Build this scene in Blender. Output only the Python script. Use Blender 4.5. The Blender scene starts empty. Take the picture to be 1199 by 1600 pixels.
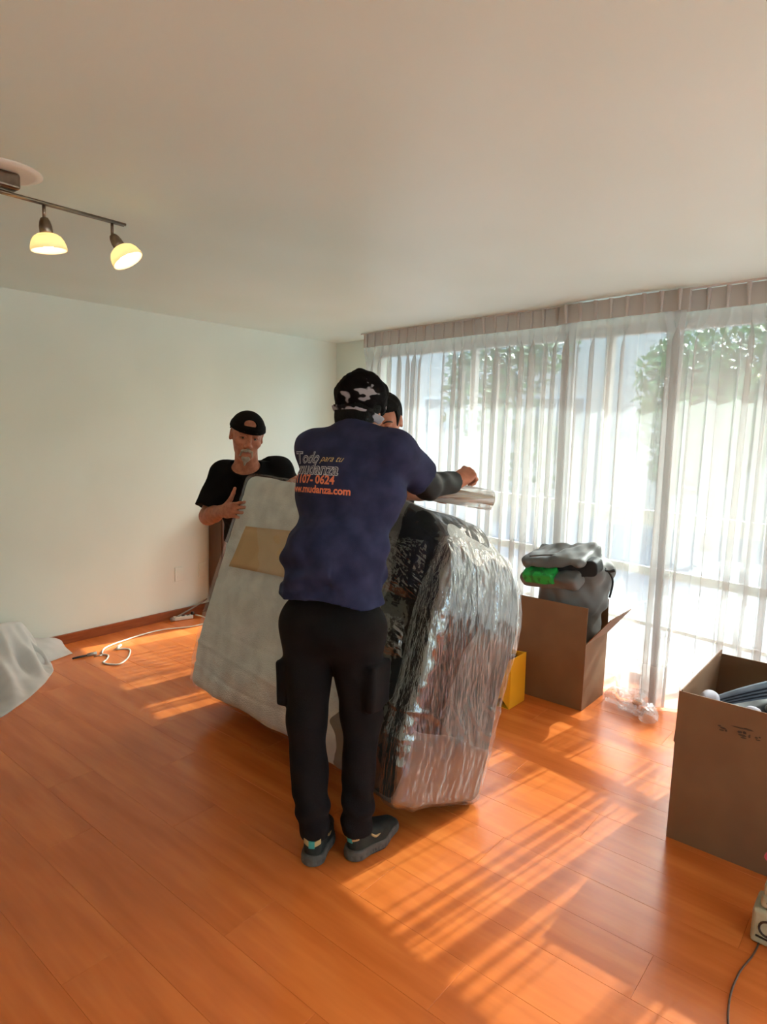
import bpy, bmesh, math, random
import numpy as np
from mathutils import Vector, Matrix
from mathutils.bvhtree import BVHTree

random.seed(7)
SC = bpy.context.scene
COL = SC.collection

# ------------------------------------------------------------------ camera
YAW, PITCH, ROLL = math.radians(39.42), math.radians(7.44), math.radians(1.667)
cy_, sy_ = math.cos(YAW), math.sin(YAW)
fw = Vector((cy_ * math.cos(PITCH), sy_ * math.cos(PITCH), -math.sin(PITCH)))
r0 = Vector((sy_, -cy_, 0))
d0 = fw.cross(r0)
cam_r = r0 * math.cos(ROLL) - d0 * math.sin(ROLL)
cam_d = r0 * math.sin(ROLL) + d0 * math.cos(ROLL)
cam = bpy.data.cameras.new('camera')
cam.sensor_fit = 'HORIZONTAL'
cam.sensor_width = 36.0
cam.lens = 36.0 * 1021.2 / 1199.0
cam.clip_start = 0.05
co = bpy.data.objects.new('camera', cam)
COL.objects.link(co)
R3 = Matrix((cam_r, -cam_d, -fw)).transposed()
co.matrix_world = Matrix.Translation((0, 0, 1.56)) @ R3.to_4x4()
SC.camera = co

# ------------------------------------------------------------------ sky, sun, exposure
SUN_EL = math.radians(36.5)
SUN_AZ = math.radians(170.0)              # heading of the travelling light, from +X
world = bpy.data.worlds.new('sky')
SC.world = world
world.use_nodes = True
wn = world.node_tree.nodes
wl = world.node_tree.links
wn.clear()
sky = wn.new('ShaderNodeTexSky')
sky.sky_type = 'NISHITA'
sky.sun_disc = False
sky.sun_elevation = SUN_EL
sky.sun_rotation = math.radians(90.0 + 10.0)
sky.dust_density = 3.0
sky.air_density = 1.0
bg = wn.new('ShaderNodeBackground')
bg.inputs['Strength'].default_value = 1.15
wo = wn.new('ShaderNodeOutputWorld')
wl.new(sky.outputs['Color'], bg.inputs['Color'])
wl.new(bg.outputs[0], wo.inputs['Surface'])

sun = bpy.data.lights.new('sun', 'SUN')
sun.energy = 10.2
sun.angle = math.radians(0.45)
sun.color = (0.84, 0.97, 1.0)
so = bpy.data.objects.new('sun', sun)
COL.objects.link(so)
ldir = Vector((math.cos(SUN_AZ) * math.cos(SUN_EL), math.sin(SUN_AZ) * math.cos(SUN_EL), -math.sin(SUN_EL)))
so.rotation_euler = ldir.to_track_quat('-Z', 'Y').to_euler()
so.location = (8, 0, 6)

SC.view_settings.view_transform = 'Standard'
SC.view_settings.look = 'None'
SC.view_settings.gamma = 1.0
SC.view_settings.use_curve_mapping = False
SC.view_settings.exposure = 0.36
SC.cycles.max_bounces = 6
SC.cycles.diffuse_bounces = 4
SC.cycles.glossy_bounces = 4
SC.cycles.transmission_bounces = 6
SC.cycles.transparent_max_bounces = 10
SC.cycles.caustics_reflective = False
SC.cycles.caustics_refractive = False
SC.cycles.sample_clamp_indirect = 6.0
SC.cycles.use_denoising = True
SC.cycles.use_adaptive_sampling = True
SC.cycles.adaptive_threshold = 0.08
SC.cycles.use_light_tree = False

# ------------------------------------------------------------------ helpers
def tag(o, label=None, cat=None, group=None, kind=None):
    if label: o['label'] = label
    if cat: o['category'] = cat
    if group: o['group'] = group
    if kind: o['kind'] = kind
    return o

def empty(name, loc=(0, 0, 0)):
    o = bpy.data.objects.new(name, None)
    o.location = loc
    o.empty_display_size = 0.05
    COL.objects.link(o)
    return o

def link_mesh(name, me, mat=None, parent=None):
    o = bpy.data.objects.new(name, me)
    COL.objects.link(o)
    if mat is not None and not me.materials:
        me.materials.append(mat)
    if parent is not None:
        o.parent = parent
    return o

def world_of(parent):
    l = Vector((0, 0, 0))
    while parent is not None:
        l += parent.location
        parent = parent.parent
    return l

def mesh_obj(name, V, F, mat, parent=None, smooth=False, origin=None):
    """V in world coordinates; stored relative to the parent's (translation only) frame."""
    off = world_of(parent)
    V = np.asarray(V, float)
    o_loc = Vector((0, 0, 0))
    if origin is not None:
        o_loc = Vector(origin) - off
        off = Vector(origin)
    V = V - np.array(off)
    me = bpy.data.meshes.new(name)
    me.from_pydata(V.tolist(), [], [tuple(int(i) for i in f) for f in F])
    me.update()
    if smooth:
        me.polygons.foreach_set('use_smooth', [True] * len(me.polygons))
    o = link_mesh(name, me, mat, parent)
    o.location = o_loc
    return o

def bm_obj(name, bm, mat, parent=None, smooth=False, origin=None):
    bm.verts.ensure_lookup_table()
    off = world_of(parent)
    o_loc = Vector((0, 0, 0))
    if origin is not None:
        o_loc = Vector(origin) - off
        off = Vector(origin)
    bmesh.ops.translate(bm, verts=bm.verts, vec=-off)
    me = bpy.data.meshes.new(name)
    bm.to_mesh(me)
    bm.free()
    if smooth:
        me.polygons.foreach_set('use_smooth', [True] * len(me.polygons))
    o = link_mesh(name, me, mat, parent)
    o.location = o_loc
    return o

def box_bm(bm, lo, hi, bev=0.0, seg=2):
    vs = [bm.verts.new((x, y, z)) for x in (lo[0], hi[0]) for y in (lo[1], hi[1]) for z in (lo[2], hi[2])]
    fs = [(0, 1, 3, 2), (4, 6, 7, 5), (0, 4, 5, 1), (2, 3, 7, 6), (0, 2, 6, 4), (1, 5, 7, 3)]
    faces = [bm.faces.new([vs[i] for i in f]) for f in fs]
    if bev > 0:
        es = list({e for f in faces for e in f.edges})
        bmesh.ops.bevel(bm, geom=es, offset=bev, segments=seg, affect='EDGES', profile=0.5)
    return vs

def box_obj(name, lo, hi, mat, parent=None, bev=0.0, seg=2, origin=None):
    bm = bmesh.new()
    box_bm(bm, lo, hi, bev, seg)
    return bm_obj(name, bm, mat, parent, origin=origin)

def obox(name, c, ax, half, mat, parent=None, bev=0.0, origin=None):
    """oriented box: centre, three axes, half sizes"""
    bm = bmesh.new()
    box_bm(bm, (-half[0], -half[1], -half[2]), half, bev)
    m = Matrix((ax[0], ax[1], ax[2])).transposed().to_4x4()
    bmesh.ops.transform(bm, matrix=Matrix.Translation(c) @ m, verts=bm.verts)
    return bm_obj(name, bm, mat, parent, origin=origin)

def tube(name, pts, rad, mat, parent=None, n=8, closed_caps=True, smooth=True, sub=0):
    pts = [Vector(p) for p in pts]
    if sub:
        out = []
        for i in range(len(pts) - 1):
            p0 = pts[max(i - 1, 0)]; p1 = pts[i]; p2 = pts[i + 1]; p3 = pts[min(i + 2, len(pts) - 1)]
            for k in range(sub):
                t = k / sub
                out.append(0.5 * ((2 * p1) + (-p0 + p2) * t + (2 * p0 - 5 * p1 + 4 * p2 - p3) * t * t + (-p0 + 3 * p1 - 3 * p2 + p3) * t ** 3))
        out.append(pts[-1])
        pts = out
    m = len(pts)
    rads = rad if isinstance(rad, (list, tuple)) else [rad] * m
    if len(rads) != m:
        rads = list(np.interp(np.linspace(0, 1, m), np.linspace(0, 1, len(rads)), rads))
    V, F = [], []
    up = Vector((0, 0, 1))
    prev = None
    for i, p in enumerate(pts):
        t = (pts[min(i + 1, m - 1)] - pts[max(i - 1, 0)])
        t = t.normalized() if t.length > 1e-9 else Vector((0, 0, 1))
        if prev is None:
            a = t.cross(up)
            if a.length < 1e-3: a = t.cross(Vector((1, 0, 0)))
            a.normalize()
        else:
            a = prev - t * prev.dot(t)
            a = a.normalized() if a.length > 1e-6 else t.orthogonal().normalized()
        prev = a
        b = t.cross(a)
        for k in range(n):
            an = 2 * math.pi * k / n
            V.append(p + (a * math.cos(an) + b * math.sin(an)) * rads[i])
    for i in range(m - 1):
        for k in range(n):
            F.append((i * n + k, i * n + (k + 1) % n, (i + 1) * n + (k + 1) % n, (i + 1) * n + k))
    if closed_caps:
        F.append(tuple(range(n - 1, -1, -1)))
        F.append(tuple((m - 1) * n + k for k in range(n)))
    return mesh_obj(name, [tuple(v) for v in V], F, mat, parent, smooth)

def lathe(name, prof, base, axis, mat, parent=None, n=32, smooth=True):
    """prof: list of (radius, height along axis)"""
    ax = Vector(axis).normalized()
    a = ax.orthogonal().normalized()
    b = ax.cross(a)
    base = Vector(base)
    V, F = [], []
    for (r, h) in prof:
        for k in range(n):
            an = 2 * math.pi * k / n
            V.append(tuple(base + ax * h + (a * math.cos(an) + b * math.sin(an)) * max(r, 1e-4)))
    for i in range(len(prof) - 1):
        for k in range(n):
            F.append((i * n + k, i * n + (k + 1) % n, (i + 1) * n + (k + 1) % n, (i + 1) * n + k))
    return mesh_obj(name, V, F, mat, parent, smooth)

# ---- signed distance modelling (surface nets) for soft, continuous shapes
def A3(v): return np.array(v, dtype=np.float64)

def nrm(v):
    v = A3(v)
    return v / np.linalg.norm(v)

def seg(p, a, b, r1, r2, flat=None):
    a = A3(a); b = A3(b)
    q = p - a
    ba = b - a
    if flat is not None:
        n, s = A3(flat[0]), flat[1]
        q = q - np.outer(q @ n, n) * (1 - 1 / s)
        ba = ba - n * (ba @ n) * (1 - 1 / s)
    h = np.clip((q @ ba) / max(ba @ ba, 1e-9), 0, 1)
    return np.linalg.norm(q - h[:, None] * ba, axis=1) - (r1 + (r2 - r1) * h)

def ell(p, c, rad, R=None):
    q = p - A3(c)
    if R is not None:
        q = q @ R
    rad = A3(rad)
    k0 = np.linalg.norm(q / rad, axis=1)
    k1 = np.linalg.norm(q / (rad * rad), axis=1) + 1e-9
    return k0 * (k0 - 1.0) / k1

def rbox(q, half, r):
    d = np.abs(q) - (A3(half) - r)
    return np.linalg.norm(np.maximum(d, 0), axis=1) + np.minimum(d.max(axis=1), 0) - r

def smin(a, b, k):
    h = np.clip(0.5 + 0.5 * (b - a) / k, 0, 1)
    return b + (a - b) * h - k * h * (1 - h)

def smax(a, b, k): return -smin(-a, -b, k)

def sminall(ds, k):
    o = ds[0]
    for d in ds[1:]:
        o = smin(o, d, k)
    return o

def near(p, c, rad, fn):
    """evaluate fn only close to c; elsewhere return a safe distance"""
    dist = np.linalg.norm(p - A3(c), axis=1)
    out = dist - rad * 0.72
    m = dist < rad
    if m.any():
        out[m] = fn(p[m])
    return out

class Wob:
    def __init__(self, seed, freq, n=6, aniso=(1, 1, 1)):
        rg = np.random.RandomState(seed)
        self.k = rg.normal(size=(n, 3)) * freq * A3(aniso)
        self.ph = rg.uniform(0, 6.28, n)
    def __call__(self, p):
        return np.sin(p @ self.k.T + self.ph).sum(axis=1) / len(self.ph) ** 0.5

def sdf_mesh(f, lo, hi, res):
    lo = A3(lo); hi = A3(hi)
    B = 8
    nb = np.ceil((hi - lo) / (res * B)).astype(int)
    n = nb * B
    bi = np.stack(np.meshgrid(*[np.arange(k) for k in nb], indexing='ij'), -1).reshape(-1, 3)
    cen = lo + (bi + 0.5) * B * res
    dc = f(cen)
    keep = np.abs(dc) < (B * res * 0.87 * 1.5 + res)
    Bd = dc.reshape(nb)
    D = np.repeat(np.repeat(np.repeat(Bd, B, 0), B, 1), B, 2).astype(np.float32)
    li = np.stack(np.meshgrid(*[np.arange(B)] * 3, indexing='ij'), -1).reshape(-1, 3)
    kb = bi[keep]
    for s in range(0, len(kb), 400):
        idx = (kb[s:s + 400, None, :] * B + li[None]).reshape(-1, 3)
        D[idx[:, 0], idx[:, 1], idx[:, 2]] = f(lo + idx * res)
    S = D < 0
    C8 = [S[i:n[0] - 1 + i, j:n[1] - 1 + j, k:n[2] - 1 + k] for i in (0, 1) for j in (0, 1) for k in (0, 1)]
    cnt = sum(c.astype(np.int8) for c in C8)
    act = (cnt > 0) & (cnt < 8)
    cells = np.argwhere(act)
    vid = np.full(act.shape, -1, np.int64)
    vid[act] = np.arange(len(cells))
    off = np.array([(i, j, k) for i in (0, 1) for j in (0, 1) for k in (0, 1)])
    vals = np.stack([D[cells[:, 0] + o[0], cells[:, 1] + o[1], cells[:, 2] + o[2]] for o in off], 1)
    acc = np.zeros((len(cells), 3)); num = np.zeros(len(cells))
    for a in range(8):
        for b in range(a + 1, 8):
            if np.abs(off[a] - off[b]).sum() != 1: continue
            va, vb = vals[:, a], vals[:, b]
            m = (va < 0) != (vb < 0)
            t = np.where(m, va / np.where(m, va - vb, 1), 0)[:, None]
            acc += np.where(m[:, None], off[a] + t * (off[b] - off[a]), 0)
            num += m
    V = lo + (cells + acc / num[:, None]) * res
    F = []
    for ax in range(3):
        u, v = [(1, 2), (2, 0), (0, 1)][ax]
        sl0 = [slice(1, n[k] - 1) for k in range(3)]
        sl1 = list(sl0)
        sl0[ax] = slice(0, n[ax] - 1); sl1[ax] = slice(1, n[ax])
        s0 = S[tuple(sl0)]; s1 = S[tuple(sl1)]
        ch = np.argwhere(s0 != s1)
        base = np.array([1, 1, 1]); base[ax] = 0
        e = ch + base
        flip = s0[ch[:, 0], ch[:, 1], ch[:, 2]]
        du = np.zeros(3, int); du[u] = 1
        dv = np.zeros(3, int); dv[v] = 1
        q = [vid[tuple((e - du * a - dv * b).T)] for a, b in ((1, 1), (0, 1), (0, 0), (1, 0))]
        Q = np.stack(q, 1)
        Q = np.where(flip[:, None], Q, Q[:, ::-1])
        ok = (Q >= 0).all(1)
        F.append(Q[ok])
    return V, np.concatenate(F)

def sdf_obj(name, f, lo, hi, res, mat, parent=None):
    V, F = sdf_mesh(f, lo, hi, res)
    off = np.array(world_of(parent))
    me = bpy.data.meshes.new(name)
    me.vertices.add(len(V))
    me.vertices.foreach_set('co', (V - off).astype(np.float32).ravel())
    me.loops.add(F.size)
    me.loops.foreach_set('vertex_index', F.astype(np.int32).ravel())
    me.polygons.add(len(F))
    me.polygons.foreach_set('loop_start', np.arange(0, F.size, 4, dtype=np.int32))
    me.polygons.foreach_set('loop_total', np.full(len(F), 4, np.int32))
    me.update(calc_edges=True)
    me.validate()
    me.polygons.foreach_set('use_smooth', [True] * len(me.polygons))
    return link_mesh(name, me, mat, parent)

# ------------------------------------------------------------------ materials
def lin(c):
    return tuple(((x / 255.0) / 12.92 if x / 255.0 <= 0.04045 else ((x / 255.0 + 0.055) / 1.055) ** 2.4) for x in c)

def rgb(*c): return (*lin(c), 1.0)

class MatB:
    def __init__(self, name):
        self.m = bpy.data.materials.new(name)
        self.m.use_nodes = True
        self.n = self.m.node_tree.nodes
        self.l = self.m.node_tree.links
        self.n.clear()
        self.out = self.n.new('ShaderNodeOutputMaterial')
    def node(self, t, **kw):
        x = self.n.new(t)
        for k, v in kw.items():
            if hasattr(x, k) and not k.startswith('i_'):
                setattr(x, k, v)
        return x
    def link(self, a, b): self.l.new(a, b)

def noise_node(B, scale, detail=3, rough=0.5, vec=None, coord='Object', mapscale=None):
    tc = B.node('ShaderNodeTexCoord')
    src = tc.outputs[coord]
    if mapscale is not None:
        mp = B.node('ShaderNodeMapping')
        mp.inputs['Scale'].default_value = mapscale
        B.link(src, mp.inputs['Vector'])
        src = mp.outputs['Vector']
    nz = B.node('ShaderNodeTexNoise')
    nz.inputs['Scale'].default_value = scale
    nz.inputs['Detail'].default_value = detail
    nz.inputs['Roughness'].default_value = rough
    B.link(src, nz.inputs['Vector'])
    return nz

def simple(name, col, rough=0.6, col2=None, nscale=8, metallic=0.0, bump=0.0, bscale=60, spec=0.5, mapscale=None, ramp=(0.35, 0.65), detail=2, **kw):
    B = MatB(name)
    P = B.node('ShaderNodeBsdfPrincipled')
    P.inputs['Roughness'].default_value = rough
    P.inputs['Metallic'].default_value = metallic
    P.inputs['Specular IOR Level'].default_value = spec
    for k, v in kw.items():
        P.inputs[k].default_value = v
    P.inputs['Base Color'].default_value = col
    if col2 is not None:
        nz = noise_node(B, nscale, detail, mapscale=mapscale)
        cr = B.node('ShaderNodeValToRGB')
        cr.color_ramp.elements[0].position = ramp[0]
        cr.color_ramp.elements[1].position = ramp[1]
        cr.color_ramp.elements[0].color = col
        cr.color_ramp.elements[1].color = col2
        B.link(nz.outputs['Fac'], cr.inputs['Fac'])
        B.link(cr.outputs['Color'], P.inputs['Base Color'])
    if bump > 0:
        nb = noise_node(B, bscale, 1, mapscale=mapscale)
        bp = B.node('ShaderNodeBump')
        bp.inputs['Strength'].default_value = bump
        bp.inputs['Distance'].default_value = 0.01
        B.link(nb.outputs['Fac'], bp.inputs['Height'])
        B.link(bp.outputs['Normal'], P.inputs['Normal'])
    B.link(P.outputs[0], B.out.inputs['Surface'])
    return B.m

def floor_material():
    B = MatB('laminate')
    P = B.node('ShaderNodeBsdfPrincipled')
    oi = B.node('ShaderNodeObjectInfo')
    tc = B.node('ShaderNodeTexCoord')
    add = B.node('ShaderNodeVectorMath', operation='ADD')
    mul = B.node('ShaderNodeVectorMath', operation='SCALE')
    cmb = B.node('ShaderNodeCombineXYZ')
    B.link(oi.outputs['Random'], cmb.inputs[0]); B.link(oi.outputs['Random'], cmb.inputs[1])
    B.link(cmb.outputs[0], mul.inputs[0]); mul.inputs['Scale'].default_value = 37.0
    B.link(tc.outputs['Object'], add.inputs[0]); B.link(mul.outputs[0], add.inputs[1])
    mp = B.node('ShaderNodeMapping'); mp.inputs['Scale'].default_value = (11.0, 1.1, 1.0)
    B.link(add.outputs[0], mp.inputs['Vector'])
    n1 = B.node('ShaderNodeTexNoise'); n1.inputs['Scale'].default_value = 1.0; n1.inputs['Detail'].default_value = 3; n1.inputs['Roughness'].default_value = 0.6
    B.link(mp.outputs[0], n1.inputs['Vector'])
    m1 = B.node('ShaderNodeMath', operation='MULTIPLY_ADD'); B.link(oi.outputs['Random'], m1.inputs[0]); m1.inputs[1].default_value = 0.06
    B.link(n1.outputs['Fac'], m1.inputs[2])
    mr = B.node('ShaderNodeMapRange'); mr.inputs[1].default_value = 0.2; mr.inputs[2].default_value = 0.88
    B.link(m1.outputs[0], mr.inputs[0])
    cr = B.node('ShaderNodeValToRGB')
    e = cr.color_ramp.elements
    e[0].position = 0.0; e[0].color = rgb(192, 95, 38)
    e[1].position = 1.0; e[1].color = rgb(236, 136, 66)
    x = e.new(0.5); x.color = rgb(216, 114, 50)
    B.link(mr.outputs[0], cr.inputs['Fac'])
    B.link(cr.outputs['Color'], P.inputs['Base Color'])
    P.inputs['Roughness'].default_value = 0.26
    P.inputs['Specular IOR Level'].default_value = 0.5
    B.link(P.outputs[0], B.out.inputs['Surface'])
    return B.m

def sheer(name, col, T, trans_w=0.42):
    """gauze: part of the light passes straight between threads, the rest is scattered by them"""
    B = MatB(name)
    tr = B.node('ShaderNodeBsdfTransparent')
    tl = B.node('ShaderNodeBsdfTranslucent'); tl.inputs['Color'].default_value = col
    df = B.node('ShaderNodeBsdfDiffuse'); df.inputs['Color'].default_value = col
    m1 = B.node('ShaderNodeMixShader'); m1.inputs[0].default_value = trans_w
    B.link(df.outputs[0], m1.inputs[1]); B.link(tl.outputs[0], m1.inputs[2])
    nz = noise_node(B, 3.0, 0, mapscale=(6, 6, 0.6))
    mr = B.node('ShaderNodeMapRange'); mr.inputs[3].default_value = T - 0.06; mr.inputs[4].default_value = T + 0.06
    B.link(nz.outputs['Fac'], mr.inputs[0])
    m2 = B.node('ShaderNodeMixShader'); B.link(mr.outputs[0], m2.inputs[0])
    B.link(m1.outputs[0], m2.inputs[1]); B.link(tr.outputs[0], m2.inputs[2])
    B.link(m2.outputs[0], B.out.inputs['Surface'])
    return B.m

def clear_film(name, haze=0.08, gloss=0.22, rough=0.12, bump=0.6, mapscale=(1, 1, 1), nscale=14, hazecol=(0.85, 0.86, 0.86, 1), streak=(60, 6, 4), hz=(0.45, 0.75)):
    B = MatB(name)
    tr = B.node('ShaderNodeBsdfTransparent')
    gl = B.node('ShaderNodeBsdfGlossy'); gl.inputs['Roughness'].default_value = rough
    df = B.node('ShaderNodeBsdfDiffuse'); df.inputs['Color'].default_value = hazecol
    tl = B.node('ShaderNodeBsdfTranslucent'); tl.inputs['Color'].default_value = hazecol
    mh = B.node('ShaderNodeMixShader'); mh.inputs[0].default_value = 0.5
    B.link(df.outputs[0], mh.inputs[1]); B.link(tl.outputs[0], mh.inputs[2])
    nz = noise_node(B, nscale, 2, 0.65, mapscale=mapscale)
    st = noise_node(B, 1.0, 3, 0.6, mapscale=streak)
    ad = B.node('ShaderNodeMath', operation='ADD'); B.link(nz.outputs['Fac'], ad.inputs[0]); B.link(st.outputs['Fac'], ad.inputs[1])
    bp = B.node('ShaderNodeBump'); bp.inputs['Strength'].default_value = bump; bp.inputs['Distance'].default_value = 0.02
    B.link(ad.outputs[0], bp.inputs['Height'])
    B.link(bp.outputs[0], gl.inputs['Normal'])
    mr = B.node('ShaderNodeMapRange'); mr.inputs[1].default_value = hz[0]; mr.inputs[2].default_value = hz[1]
    mr.inputs[3].default_value = haze * 0.3; mr.inputs[4].default_value = haze * 2.2
    B.link(st.outputs['Fac'], mr.inputs[0])
    m0 = B.node('ShaderNodeMixShader'); B.link(mr.outputs[0], m0.inputs[0])
    B.link(tr.outputs[0], m0.inputs[1]); B.link(mh.outputs[0], m0.inputs[2])
    m1 = B.node('ShaderNodeMixShader'); m1.inputs[0].default_value = gloss
    B.link(m0.outputs[0], m1.inputs[1]); B.link(gl.outputs[0], m1.inputs[2])
    B.link(m1.outputs[0], B.out.inputs['Surface'])
    return B.m

def emit(name, col, s):
    B = MatB(name)
    e = B.node('ShaderNodeEmission'); e.inputs['Color'].default_value = col; e.inputs['Strength'].default_value = s
    B.link(e.outputs[0], B.out.inputs['Surface'])
    return B.m

M = {}
M['floor'] = floor_material()
M['subfloor'] = simple('subfloor', rgb(60, 34, 18), 0.8, rgb(70, 40, 22))
M['wall'] = simple('wall_paint', rgb(228, 238, 228), 0.7, rgb(231, 241, 231), 3, detail=0)
M['ceiling'] = simple('ceiling_paint', rgb(222, 240, 233), 0.42, rgb(225, 243, 237), 2, detail=0)
M['baseboard'] = simple('baseboard_wood', rgb(140, 68, 32), 0.4, rgb(160, 84, 42), 6, mapscale=(1, 8, 8))
M['alu'] = simple('white_frame', rgb(205, 204, 200), 0.4, rgb(215, 214, 210))
M['concrete'] = simple('terrace_concrete', rgb(150, 154, 154), 0.8, rgb(166, 169, 168), 3)
M['bounce_white'] = simple('bounce_white', rgb(222, 224, 224), 0.8, rgb(230, 232, 232), 3)  # bright reflector surface for the ground below the added window
M['house_pane'] = simple('house_pane', rgb(120, 126, 130), 0.3, rgb(132, 138, 142), 3)
M['stucco'] = simple('stucco', rgb(214, 204, 190), 0.85, rgb(224, 214, 200), 5, bump=0.1)
M['hem'] = sheer('sheer_hem', (0.66, 0.65, 0.635, 1), 0.22)
M['sheer'] = sheer('sheer_fabric', (0.60, 0.59, 0.57, 1), 0.44)
M['heading'] = sheer('sheer_heading', (0.66, 0.62, 0.58, 1), 0.04, 0.35)
M['cardboard'] = simple('cardboard', rgb(126, 90, 60), 0.75, rgb(134, 98, 66), 5, bump=0.03, bscale=40)
M['cardboard_in'] = simple('cardboard_pale', rgb(186, 160, 122), 0.75, rgb(196, 170, 132), 7)
M['ink'] = simple('box_ink', rgb(62, 44, 33), 0.7, rgb(80, 58, 42))
M['metal'] = simple('brushed_nickel', rgb(120, 108, 96), 0.32, rgb(140, 128, 114), 30, metallic=1.0)
M['plate'] = simple('ceiling_plate', rgb(225, 218, 205), 0.5, rgb(230, 224, 212))
M['skin'] = simple('skin_tan', rgb(176, 112, 86), 0.5, rgb(190, 126, 98), 25, bump=0.05, bscale=150, spec=0.35)
M['skin_old'] = simple('skin_weathered', rgb(168, 104, 80), 0.5, rgb(190, 126, 98), 40, bump=0.12, bscale=120, spec=0.35)
M['hair'] = simple('black_hair', rgb(9, 8, 8), 0.7, rgb(16, 14, 13), 30, bump=0.5, bscale=150, mapscale=(3, 3, 0.6), spec=0.15)
M['greyhair'] = simple('grey_whiskers', rgb(150, 138, 122), 0.7, rgb(176, 164, 148), 60, bump=0.4, bscale=300)
M['darkbrow'] = simple('dark_brow', rgb(52, 38, 32), 0.7, rgb(70, 54, 46), 60)
M['eye'] = simple('eye_white', rgb(150, 134, 122), 0.4, rgb(160, 144, 132), 5)
M['iris'] = simple('iris', rgb(28, 18, 12), 0.2, rgb(36, 24, 16), 5)
M['lip'] = simple('lip', rgb(140, 76, 66), 0.5, rgb(150, 86, 74), 20)
M['nail'] = simple('nail', rgb(200, 150, 130), 0.3, rgb(206, 158, 138), 10)
M['navy'] = simple('navy_cotton', rgb(42, 45, 72), 0.9, rgb(52, 55, 84), 14, bump=0.15, bscale=400, spec=0.15)
M['black_cotton'] = simple('black_cotton', rgb(14, 13, 14), 0.95, rgb(22, 20, 21), 14, bump=0.15, bscale=400, spec=0.12)
M['black_twill'] = simple('black_twill', rgb(13, 11, 12), 0.85, rgb(21, 18, 19), 14, bump=0.2, bscale=300, spec=0.2)
M['armsleeve'] = simple('armsleeve', rgb(20, 22, 22), 0.6, rgb(30, 33, 33), 20, spec=0.35)
M['camo'] = simple('bandana_camo', rgb(13, 11, 13), 0.9, rgb(150, 146, 150), 11, ramp=(0.63, 0.655), bump=0.2, bscale=60, spec=0.1, mapscale=(1, 1, 1.8))
M['bandana_edge'] = simple('bandana_edge', rgb(168, 164, 170), 0.8, rgb(30, 27, 30), 16, ramp=(0.52, 0.56), spec=0.1)
M['shoe'] = simple('shoe_fabric', rgb(20, 24, 20), 0.8, rgb(30, 36, 28), 30)
M['sole'] = simple('shoe_sole', rgb(74, 69, 62), 0.8, rgb(90, 84, 76), 40)
M['tread'] = simple('shoe_tread', rgb(22, 20, 18), 0.8, rgb(30, 28, 26), 40)
M['tan'] = simple('shoe_tan', rgb(168, 140, 92), 0.7, rgb(178, 150, 102), 20)
M['teal'] = simple('shoe_teal', rgb(48, 138, 132), 0.6, rgb(58, 148, 142), 20)
M['print_orange'] = simple('print_orange', rgb(226, 120, 84), 0.6, rgb(232, 132, 96), 20)
M['print_white'] = simple('print_white', rgb(190, 190, 200), 0.6, rgb(204, 204, 212), 20)
M['print_navy'] = simple('print_navy', rgb(50, 52, 74), 0.7, rgb(58, 60, 82), 20)
M['print_tan'] = simple('print_tan', rgb(206, 170, 110), 0.6, rgb(214, 180, 122), 20)
M['blanket'] = simple('grey_blanket', rgb(200, 202, 198), 0.95, rgb(222, 224, 219), 9, bump=0.5, bscale=160, spec=0.1)
M['dark_wrap_reflection'] = simple('dark_wrap_reflection', rgb(14, 15, 15), 0.7, rgb(34, 34, 32), 5, bump=0.3, bscale=30, spec=0.3)
M['reflection_brown'] = simple('brown_reflection', rgb(86, 80, 75), 0.65, rgb(118, 108, 100), 4, bump=0.3, bscale=14)
M['film'] = clear_film('stretch_film', haze=0.025, gloss=0.10, rough=0.09, bump=0.25, nscale=12, streak=(4, 7, 14))
M['film_end'] = clear_film('stretch_film_layers', haze=0.06, gloss=0.24, rough=0.10, bump=0.55, nscale=7, streak=(40, 40, 0.8))
M['roll'] = clear_film('film_roll', haze=0.9, gloss=0.10, rough=0.2, bump=0.2, nscale=5, streak=(2, 2, 40), hazecol=(0.78, 0.79, 0.77, 1))
M['tube_card'] = simple('roll_core', rgb(170, 150, 120), 0.8, rgb(182, 162, 132), 10)
M['clear_bag'] = clear_film('clear_bag', haze=0.12, gloss=0.25, rough=0.1, bump=0.5, nscale=25, streak=(12, 12, 12))
M['foam'] = sheer('foam_sheet', (0.93, 0.94, 0.93, 1), 0.16, 0.45)
M['wood'] = simple('dark_wood', rgb(84, 56, 38), 0.45, rgb(98, 66, 44), 5, mapscale=(10, 10, 1))
M['wood2'] = simple('dark_wood_front', rgb(92, 58, 42), 0.45, rgb(106, 70, 50), 5, mapscale=(10, 10, 1))
M['white_plastic'] = simple('white_plastic', rgb(222, 214, 200), 0.4, rgb(228, 222, 208), 6)
M['grey_plastic'] = simple('grey_plastic', rgb(150, 140, 130), 0.4, rgb(160, 150, 140), 6)
M['black_plastic'] = simple('black_plastic', rgb(20, 18, 18), 0.5, rgb(28, 26, 26), 6)
M['yellow'] = simple('yellow_paper', rgb(238, 170, 26), 0.45, rgb(244, 180, 40), 4, bump=0.08, bscale=12)
M['bag_grey'] = simple('bag_grey_nylon', rgb(94, 94, 92), 0.55, rgb(112, 112, 110), 6, bump=0.2, bscale=20)
M['bag_black'] = simple('bag_black', rgb(14, 14, 15), 0.6, rgb(22, 22, 24), 10)
M['bag_green'] = simple('bag_green', rgb(30, 168, 70), 0.5, rgb(20, 120, 52), 26, ramp=(0.5, 0.6))
M['cloth_dark'] = simple('dark_blue_cloth', rgb(28, 32, 42), 0.75, rgb(40, 45, 56), 20)
M['cloth_grey'] = simple('grey_blue_cloth', rgb(104, 114, 126), 0.75, rgb(120, 128, 140), 20)
M['cloth_white'] = simple('white_cloth', rgb(168, 164, 174), 0.85, rgb(186, 182, 192), 20)
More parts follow.
